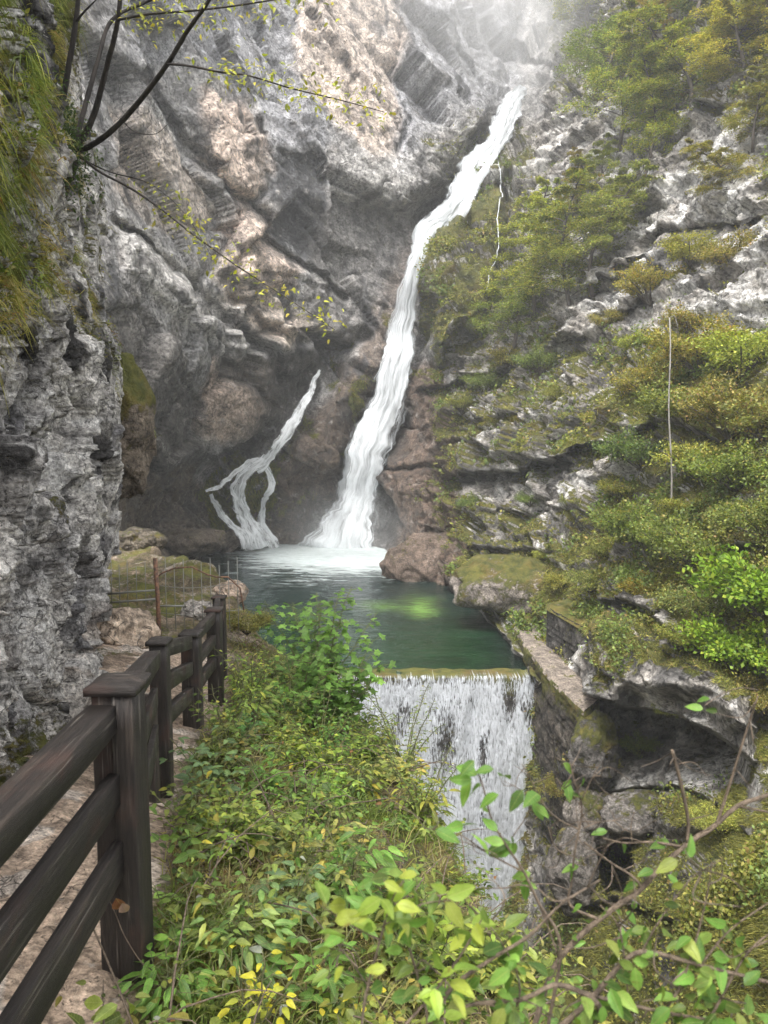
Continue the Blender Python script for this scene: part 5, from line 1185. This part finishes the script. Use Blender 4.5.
PL = [
 ('sapling','maple sapling with lobed fresh green leaves rising before the pool','tree',(318,700,9.5),1.62,10,.72,.105,T_MAPLE,PG,20,1,.0,False,2),
 ('sapling','lower maple sapling with lobed leaves leaning towards the dam','tree',(340,730,9.0),1.10,9,.66,.105,T_MAPLE,PG,17,2,.1,False,2),
 ('sapling','small lobed leaved sapling at the left foot of the tall sapling','tree',(296,735,8.4),.85,6,.45,.085,T_MAPLE,PG,14,3,.1,False,2),
 ('bush','yellow green bush right of the last railing posts','shrub',(248,712,8.2),.78,9,.45,.06,T_OV,PY,11,4,.2,False,2),
 ('bush','rounded light green bush between railing and saplings','shrub',(277,716,8.0),.66,9,.50,.06,T_OV,PGY,11,5,.2,False,2),
 ('bush','leafy bush against the third railing post','shrub',(226,742,6.6),.50,8,.36,.055,T_OV,PGY,9,6,.2,False,2),
 ('bramble','bramble with three part leaves beside the second railing post','bramble',(208,800,4.9),.50,6,.36,.062,T_OV,PB,6,7,.3,True,1),
 ('bramble','broad bramble with pale green leaves in the middle of the bank','bramble',(262,790,5.4),.46,7,.42,.060,T_OV,PG,6,8,.3,True,1),
 ('bramble','yellowing bramble on the bank below the saplings','bramble',(330,790,6.0),.46,7,.45,.055,T_OV,PY,6,9,.3,True,1),
 ('bush','small leaved dark shrub overhanging the dam curtain','shrub',(405,775,7.4),.80,8,.60,.034,T_OV,PGY,20,10,.15,False,2),
 ('bush','small leaved shrub lower on the brink beside the white curtain','shrub',(420,830,6.0),.62,8,.48,.032,T_OV,PGY,20,11,.15,False,2),
 ('bush','thin twigged shrub at the edge left of the falling curtain','shrub',(366,752,8.8),.45,8,.4,.04,T_OV,PGY,14,12,.15,False,2),
 ('herb','tall fern like herb with feathery leaves on the bank','herb',(345,905,3.7),.42,6,.24,.085,T_NARROW,PG,9,13,.3,False,2),
 ('bramble','bramble with large blue green leaves left of centre','bramble',(282,925,3.15),.34,5,.25,.058,T_OV,PB,5,14,.3,True,1),
 ('bramble','bramble with round soft leaves low in front','bramble',(320,960,2.7),.32,5,.22,.052,T_OV,PG,5,15,.3,True,1),
 ('herb','cluster of heart leaved herbs beside the near post','herb',(190,955,2.75),.22,7,.17,.048,T_OV,PGY,5,16,.4,False,2),
 ('herb','low herb with long pointed leaves at the foot of the near post','herb',(168,1000,2.45),.16,6,.14,.060,T_NARROW,PG,5,17,.4,False,2),
 ('herb','yellow leaved herb at the bottom left of centre','herb',(255,1000,2.3),.34,6,.14,.042,T_OV,[(.55,.50,.04,4),(.40,.42,.05,2)],4,18,.3,False,2),
 ('herb','bright yellow leaved seedling at the bottom centre','herb',(348,1000,2.2),.30,5,.13,.040,T_OV,[(.60,.50,.04,4),(.45,.42,.05,2)],4,19,.3,False,2),
 ('herb','pale green nettle like herb before the second railing post','herb',(186,860,4.1),.34,6,.22,.05,T_OV,PGY,7,20,.3,False,2),
 ('bramble','bramble with fading leaves right of the near post','bramble',(228,880,3.9),.30,6,.26,.05,T_OV,PY,5,21,.3,True,1),
 ('bramble','bramble trailing over the brink in the lower middle','bramble',(395,900,4.3),.44,7,.42,.05,T_OV,PGY,7,22,.4,True,1),
 ('bramble','bright bramble at the lower edge of the brink','bramble',(440,960,3.6),.40,6,.36,.05,T_OV,PY,7,23,.4,True,1),
 ('bush','dense leafy shrub under the low saplings','shrub',(320,765,7.2),.55,9,.5,.05,T_OV,PG,9,24,.2,False,2),
 ('herb','leafy stalk with yellow top in the middle of the bank','herb',(300,840,4.6),.36,5,.20,.05,T_OV,PY,7,25,.3,False,2)]
for (nm, lb, ct, (a, b_, c), H, ns_, sp_, ls, tm, pal, per, sd_, dr, tri, wh) in PL:
    leafy(nm, lb, ct, gp_at(a, b_, c), H * (1.3 if H < .9 else 1.2), ns_, sp_ * 1.15, ls * (1.5 if tri or tm is T_NARROW else 1.25), tm, pal, per, sd_, None, dr, tri, None, .004 + H * .006, (0, 0), wh)

BRP = []
for q_, (nm, lb, H, ns_, sp_, ls, tm, pal, per, tri) in enumerate([
 ('bramble', 'one of many scattered brambles with green three part leaves on the bank', .40, 6, .30, .062, T_OV, PGY, 6, True), ('bramble', 'one of many scattered yellowish brambles on the bank', .34, 6, .30, .058, T_OV, PY, 6, True),
 ('herb', 'one of many upright pointed leaved herbs on the bank', .46, 5, .16, .085, T_NARROW, PGY, 9, False), ('herb', 'one of many small leafy herbs with paired leaves on the bank', .38, 6, .20, .055, T_OV, PG, 7, False)]):
    BRP.append(leafy(nm, lb, nm, (0, 0, 0), H, ns_, sp_, ls * 1.35, tm, pal, per, 60 + q_, 'scattered ' + nm + ' plants on the bank', .25, tri, None, .005, (0, 0), 2))
rq = np.random.default_rng(77); cnt = 0
while cnt < 112:
    yv = rq.uniform(2.3, 11.5); xv = rq.uniform(float(fence_x(yv)) + .3, float(np.interp(yv, BR_Y, BR_X)) + .35)
    if abs(xv + .95) < .35 and yv < 3.2: continue
    src = BRP[cnt % 4]
    if cnt < 4: o = src
    else:
        o = src.copy(); COL.objects.link(o)
        for ch in src.children: c = ch.copy(); COL.objects.link(c); c.parent = o
    o.location = (xv, yv, float(ground_z(xv, yv))); s_ = rq.uniform(.45, 1.15) * (.8 + yv * .035); o.scale = (s_, s_, s_ * rq.uniform(.8, 1.2)); o.rotation_euler = (rq.normal() * .12, rq.normal() * .12, rq.uniform(0, 6.28)); g = rq.uniform(.5, 1.35); cnt += 1
    for ch in o.children:
        if ch.name.startswith('foliage'): ch.color = (g * rq.uniform(.8, 1.3), g, g * rq.uniform(.7, 1.5), 1)
# ------------------------------------------------------------------ the bare tree on the left cliff
tr = bpy.data.objects.new('tree', None); COL.objects.link(tr); t0 = P(74, 158, 6.6); tr.location = [float(v) for v in t0]; tag(tr, 'thin forked tree with few yellow leaves growing out of the left cliff', 'tree')
def limb(name, pts, r0, r1, parent=tr, org=None, mat=None, Yd=None):
    org = t0 if org is None else org; p = smooth_path([(a, b_, c) for a, b_, c in pts], 6); w3 = P(p[:, 0], p[:, 1], p[:, 2]) - org
    mb = MB(); mb.tube(w3, np.linspace(r0, r1, len(w3)) * (.68 if (mat is M_TWIG and name == 'branch') else .82 if parent is tr else 1), 7, True, .10); mb.build(name, mat or M_BARKD, parent, smooth=True); return w3
M_BARKD = bark_material('dark_bark', (.012, .010, .009), (.06, .048, .04), 14)
limb('trunk', [(58,200,6.9),(70,165,6.65),(74,150,6.6),(78,130,6.55)], .085, .05)
L1 = limb('branch', [(74,150,6.6),(92,120,6.5),(106,70,6.3),(118,20,6.1),(122,-30,6.0)], .035, .018)
L2 = limb('branch', [(74,148,6.6),(84,110,6.7),(98,60,6.8),(112,20,6.9),(150,0,7.0),(190,-20,7.0)], .030, .012)
L3 = limb('branch', [(62,105,6.9),(68,70,6.8),(76,20,6.7),(80,-30,6.6)], .036, .020)
L3b = limb('branch', [(76,22,6.7),(84,12,6.6),(96,0,6.5)], .014, .006)
L4 = limb('branch', [(78,152,6.5),(100,140,6.2),(125,118,5.9),(150,88,5.6),(170,60,5.4),(188,30,5.2),(208,2,5.0),(220,-20,4.9)], .030, .012)
L5 = limb('branch', [(80,156,6.5),(100,172,6.2),(130,188,5.9),(160,208,5.6),(190,232,5.3),(212,248,5.2),(240,268,5.1),(290,300,5.0),(335,330,4.9)], .014, .003)
L6 = limb('branch', [(168,64,5.4),(190,66,5.3),(220,72,5.2),(250,76,5.1),(290,88,5.0),(340,100,4.9),(384,112,4.8)], .010, .003)
L7 = limb('branch', [(80,158,6.5),(110,172,6.4),(150,184,6.3),(185,214,6.2),(215,262,6.1)], .008, .002)
L8 = limb('branch', [(118,20,6.1),(150,14,5.6),(200,10,5.2),(260,2,4.9),(330,-10,4.7)], .012, .004)
L9 = limb('branch', [(120,118,6.0),(135,132,6.0),(155,134,6.0),(168,124,6.0)], .006, .002)
def twig_leaves(parent, org, strands, n, size, pal, spread, seed, tmpl=T_OV, mat=None, name='foliage'):
    r = np.random.default_rng(seed); Pp = []
    for w3, t_a, t_b, cnt in strands:
        k = r.uniform(t_a, t_b, int(cnt)) * (len(w3) - 1.001); i = k.astype(int); Pp.append(w3[i] + (w3[i + 1] - w3[i]) * (k - i)[:, None] + r.normal(size=(int(cnt), 3)) * spread)
    Pp = np.vstack(Pp); A = r.normal(size=Pp.shape) * np.array([1, .6, .5]) - np.array([0, 0, .3])
    return leafmesh(name, [scatter(tmpl, Pp, A, np.array([0, -.6, .8]) + r.normal(size=Pp.shape) * .4, r.uniform(.6, 1.2, len(Pp)) * size, pick(pal, len(Pp), r))], mat or M_LEAFN, parent)
PYL = [(.42,.42,.06,4),(.30,.34,.05,3),(.50,.42,.07,2)]
twig_leaves(tr, t0, [(L6, .25, 1, 260), (L5, .35, 1, 230), (L8, .1, 1, 300), (L7, .4, 1, 60), (L2, .6, 1, 50)], 0, .038, PYL, .07, 3)
rr = np.random.default_rng(9)
ivy_c = P(52, 130, 6.3)
n_i = 2600; a = rr.normal(size=(n_i, 3)) * np.array([.13, .16, .20]); a[:, 2] -= a[:, 0] * .9
o = leafmesh('ivy', [scatter(T_OV, a, rr.normal(size=(n_i, 3)), np.array([.3, -.8, .5]) + rr.normal(size=(n_i, 3)) * .5, rr.uniform(.02, .045, n_i), pick([(.03,.06,.018,3),(.05,.09,.025,2)], n_i, rr))], M_LEAFN, None, ivy_c)
tag(o, 'dark evergreen clump at the foot of the forked tree', 'shrub')

# ------------------------------------------------------------------ near twigs in front, lower right
def twiggy(name, label, cat, branches, org, leaves=None, mat=None):
    root = bpy.data.objects.new(name, None); COL.objects.link(root); o3 = P(*org); root.location = [float(v) for v in o3]; tag(root, label, cat); W_ = []
    for pts, r0, r1 in branches: W_.append(limb('branch', pts, r0, r1, root, o3, mat or M_TWIG))
    if leaves:
        st = [(W_[i], a, b_, c) for i, a, b_, c in leaves['on']]
        twig_leaves(root, o3, st, 0, leaves['size'], leaves['pal'], leaves['spread'], leaves['seed'])
    return root, o3, W_
def spurs(branches, n, seed, ln=(12, 40), r0=.0012, depth_j=.05):
    r = np.random.default_rng(seed); out_ = []
    for _ in range(n):
        b_ = branches[r.integers(len(branches))][0]; k = r.uniform(.15, .98) * (len(b_) - 1); i = int(k); f = k - i; j = min(i + 1, len(b_) - 1)
        p = [b_[i][m] * (1 - f) + b_[j][m] * f for m in range(3)]; an = r.uniform(0, 6.28); L = r.uniform(*ln); cu = r.normal() * .5
        out_.append(([tuple(p), (p[0] + math.cos(an) * L * .5, p[1] + math.sin(an) * L * .5, p[2] + r.normal() * depth_j), (p[0] + math.cos(an + cu) * L, p[1] + math.sin(an + cu) * L, p[2] + r.normal() * depth_j)], r0, r0 * .5))
    return out_
d1 = 1.15
BA = [([(800,780,d1),(768,795,d1),(738,806,d1),(712,828,d1),(690,842,d1),(662,866,d1),(640,890,d1),(612,910,d1),(580,936,d1),(552,972,d1),(530,1040,d1)], .0050, .0072),
 ([(716,826,d1),(728,790,d1*.99),(742,745,d1*.98),(758,696,d1*.97)], .0042, .0018), ([(758,690,d1*.97),(740,688,d1*.96),(722,694,d1*.95),(704,706,d1*.94)], .0014, .0008),
 ([(687,842,d1),(688,820,d1),(680,780,d1*.99),(672,750,d1*.98)], .0045, .0040), ([(738,806,d1),(768,812,d1*.98),(800,818,d1*.97)], .0030, .002),
 ([(680,846,d1),(650,842,d1*1.01),(625,843,d1*1.02),(602,838,d1*1.03)], .0032, .0018), ([(632,842,d1),(631,826,d1),(634,812,d1)], .0014, .0008),
 ([(642,888,d1),(632,876,d1),(610,862,d1),(584,842,d1)], .0036, .0022), ([(600,920,d1),(570,905,d1),(572,880,d1),(575,850,d1),(582,810,d1),(574,780,d1),(570,762,d1)], .0040, .0012),
 ([(582,806,d1),(566,790,d1),(556,778,d1)], .0012, .0007), ([(582,800,d1),(592,778,d1),(600,764,d1)], .0012, .0007), ([(580,830,d1),(560,820,d1),(545,806,d1),(532,782,d1),(522,764,d1)], .0018, .0008), ([(584,828,d1),(600,822,d1),(622,820,d1)], .0014, .0008),
 ([(577,858,d1),(556,848,d1),(548,826,d1)], .0016, .0008)]
BA += spurs(BA, 46, 4, (14, 46), .0013)
twiggy('bare_shrub', 'leafless brown twigs of a shrub reaching in from the right', 'shrub', BA, (530, 1040, d1), {'on': [(2, .9, 1, 3), (0, .4, 1, 16), (5, 0, 1, 5), (8, .2, 1, 10)], 'size': .028, 'pal': PG, 'spread': .011, 'seed': 21})
d2 = .95
BB = [([(545,1040,d2),(560,960,d2),(556,930,d2),(540,905,d2),(524,872,d2),(508,848,d2),(492,820,d2),(484,790,d2),(478,772,d2)], .0040, .0014), ([(524,872,d2),(504,862,d2),(486,852,d2),(462,836,d2),(440,831,d2),(425,828,d2)], .0018, .0008),
 ([(560,960,d2),(535,895,d2),(520,885,d2),(506,888,d2),(480,888,d2)], .0022, .0010), ([(512,838,d2),(530,808,d2),(520,790,d2),(504,781,d2)], .0014, .0007), ([(486,852,d2),(474,846,d2),(462,842,d2),(448,850,d2),(438,866,d2)], .0013, .0007)]
BB += spurs(BB, 8, 5, (12, 30), .0010, .03)
twiggy('leafy_shrub', 'arching twig with a bunch of drooping green leaves before the dam curtain', 'shrub', BB, (545, 1040, d2), {'on': [(0, .84, 1, 9), (1, .2, 1, 6), (0, .35, .8, 7), (3, .3, 1, 4)], 'size': .033, 'pal': PG, 'spread': .010, 'seed': 22})
d3 = .85
BC = [([(560,1050,d3*1.1),(600,1010,d3),(560,985,d3),(520,1000,d3),(470,1005,d3),(420,1030,d3)], .006, .003), ([(420,1040,d3),(450,990,d3),(490,960,d3),(530,935,d3),(560,905,d3),(600,880,d3*1.05)], .0050, .0015), ([(540,1045,d3),(590,1000,d3),(625,960,d3),(650,952,d3),(700,965,d3),(780,985,d3)], .0055, .0030),
 ([(625,960,d3),(618,925,d3),(600,905,d3)], .002, .001), ([(430,1040,d3),(424,1000,d3),(410,950,d3),(396,905,d3),(384,880,d3)], .0030, .0012), ([(640,1040,d3),(672,1000,d3),(690,960,d3),(706,900,d3),(712,862,d3)], .003, .001), ([(700,966,d3),(730,930,d3),(780,895,d3)], .002, .001), ([(500,1040,d3),(520,990,d3),(500,940,d3),(470,905,d3)], .0022, .001), ([(640,955,d3),(660,920,d3),(690,880,d3),(720,860,d3)], .0018, .0008),
 ([(700,1040,d3),(720,1000,d3),(750,950,d3),(790,920,d3)], .003, .0012), ([(384,1010,d3),(350,960,d3),(330,935,d3)], .0016, .0008), ([(560,985,d3),(610,1000,d3),(680,1015,d3),(780,1030,d3)], .004, .002)]
BC += spurs(BC, 44, 6, (20, 70), .0016, .05)
twiggy('leafy_shrub', 'soft focus leafy shrub filling the bottom edge right of centre', 'shrub', BC, (560, 1050, d3), {'on': [(0, 0, 1, 30), (1, .1, .6, 18), (2, 0, 1, 30), (4, .2, 1, 26), (5, .1, .9, 14), (7, .1, .6, 9), (8, .1, 1, 10), (9, 0, 1, 20), (11, 0, 1, 26), (3, 0, 1, 6), (6, 0, 1, 8), (10, 0, 1, 10)], 'size': .029, 'pal': PGY[:3] + PG, 'spread': .014, 'seed': 23})
d4 = .8
BD = [([(360,1050,d4),(365,1000,d4),(380,940,d4),(392,900,d4),(404,880,d4)], .0030, .001), ([(380,940,d4),(350,925,d4),(320,905,d4)], .0014, .0007), ([(384,925,d4),(420,905,d4),(450,900,d4)], .0014, .0007), ([(392,1040,d4),(440,985,d4),(470,940,d4),(484,915,d4)], .0026, .001)]
twiggy('leafy_shrub', 'blurred bright leaved shoot at the bottom centre', 'shrub', BD, (360, 1050, d4), {'on': [(0, .35, 1, 16), (1, .3, 1, 7), (2, .2, 1, 9), (3, .2, 1, 16)], 'size': .031, 'pal': PY, 'spread': .012, 'seed': 24})
# dry twig with a dead leaf on the near post
tw, o3, W_ = twiggy('dead_twig', 'dry curling twig with a shrivelled brown leaf against the near post', 'twig', [([(146,968,2.42),(136,955,2.40),(124,935,2.40),(116,915,2.40),(110,902,2.41),(106,898,2.42)], .0028, .0012), ([(116,915,2.40),(118,905,2.38),(122,900,2.37)], .0012, .001)], (146, 968, 2.42))
leafmesh('dead_leaf', [scatter(tmpl_ovate(.42, .5, .3), P(np.array([116., 122.]), np.array([898., 903.]), np.array([2.37, 2.37])) - o3, np.array([[.3, 0, -.6], [.4, 0, -1.]]), np.array([[0, -1., .3], [.4, -1, 0]]), np.array([.055, .045]), np.array([[.20, .08, .04], [.33, .22, .17]]))], M_LEAFN, tw)

# ================================================================== MIST
def vol(name, label, loc, size, dens, fall_=1.0, nscale=.25, cat='mist', kind='stuff', lo=.0):
    m, t, out = mat_new(name); b = NB(t)
    oc = b.n('ShaderNodeTexCoord').outputs['Object']; ln = b.n('ShaderNodeVectorMath', operation='LENGTH'); b.put(ln.inputs[0], oc)
    f = b.ramp(ln.outputs['Value'], (.15, 1.), (1.0, 0.)); ns = b.noise(oc, 1 / nscale * .6, 3, .6)
    f = b.math('MULTIPLY', b.math('POWER', f, 1.6), b.ramp(ns, (.25, lo), (.75, 1.)))
    pv = b.n('ShaderNodeVolumePrincipled'); pv.inputs['Color'].default_value = (1, 1, 1, 1); pv.inputs['Anisotropy'].default_value = .0; b.put(pv.inputs['Density'], b.math('MULTIPLY', f, dens)); t.links.new(pv.outputs[0], out.inputs['Volume'])
    import bmesh
    me = bpy.data.meshes.new(name); bm = bmesh.new(); bmesh.ops.create_icosphere(bm, subdivisions=3, radius=1.0); bm.to_mesh(me); bm.free(); me.materials.append(m)
    o = link(name, me, None, loc); o.scale = size; return tag(o, label, cat, kind=kind)
vol('spray', 'white spray cloud where the tall waterfall hits the pool', P(347, 528, 60), (7.5, 4.0, 4.6), .14)
vol('mist', 'bank of cloud hiding the top of the gorge', P(562, -30, 80), (30, 20, 20), .042, lo=.45)
vol('mist', 'thin veil of mist across the upper back wall', P(420, -30, 74), (32, 12, 15), .028, lo=.2)
m, t, out = mat_new('haze'); pv = t.nodes.new('ShaderNodeVolumePrincipled'); pv.inputs['Color'].default_value = (.97, .985, 1, 1); pv.inputs['Density'].default_value = .0013; pv.inputs['Anisotropy'].default_value = .3
t.links.new(pv.outputs[0], out.inputs['Volume'])
dg = bpy.context.evaluated_depsgraph_get(); lo = np.array([1e9] * 3); hi = -lo
for o in list(COL.objects):
    if o.type == 'MESH':
        for c in o.bound_box: v = o.matrix_world @ Vector(c); lo = np.minimum(lo, v); hi = np.maximum(hi, v)
lo -= 1.5; hi += 1.5
hb = MB(); hb.add([(x, y, z) for x in (lo[0], hi[0]) for y in (lo[1], hi[1]) for z in (lo[2], hi[2])], [[0,1,3,2],[4,6,7,5],[0,4,5,1],[2,3,7,6],[0,2,6,4],[1,5,7,3]])
tag(hb.build('haze', m), 'damp haze filling the gorge', 'haze', kind='stuff')
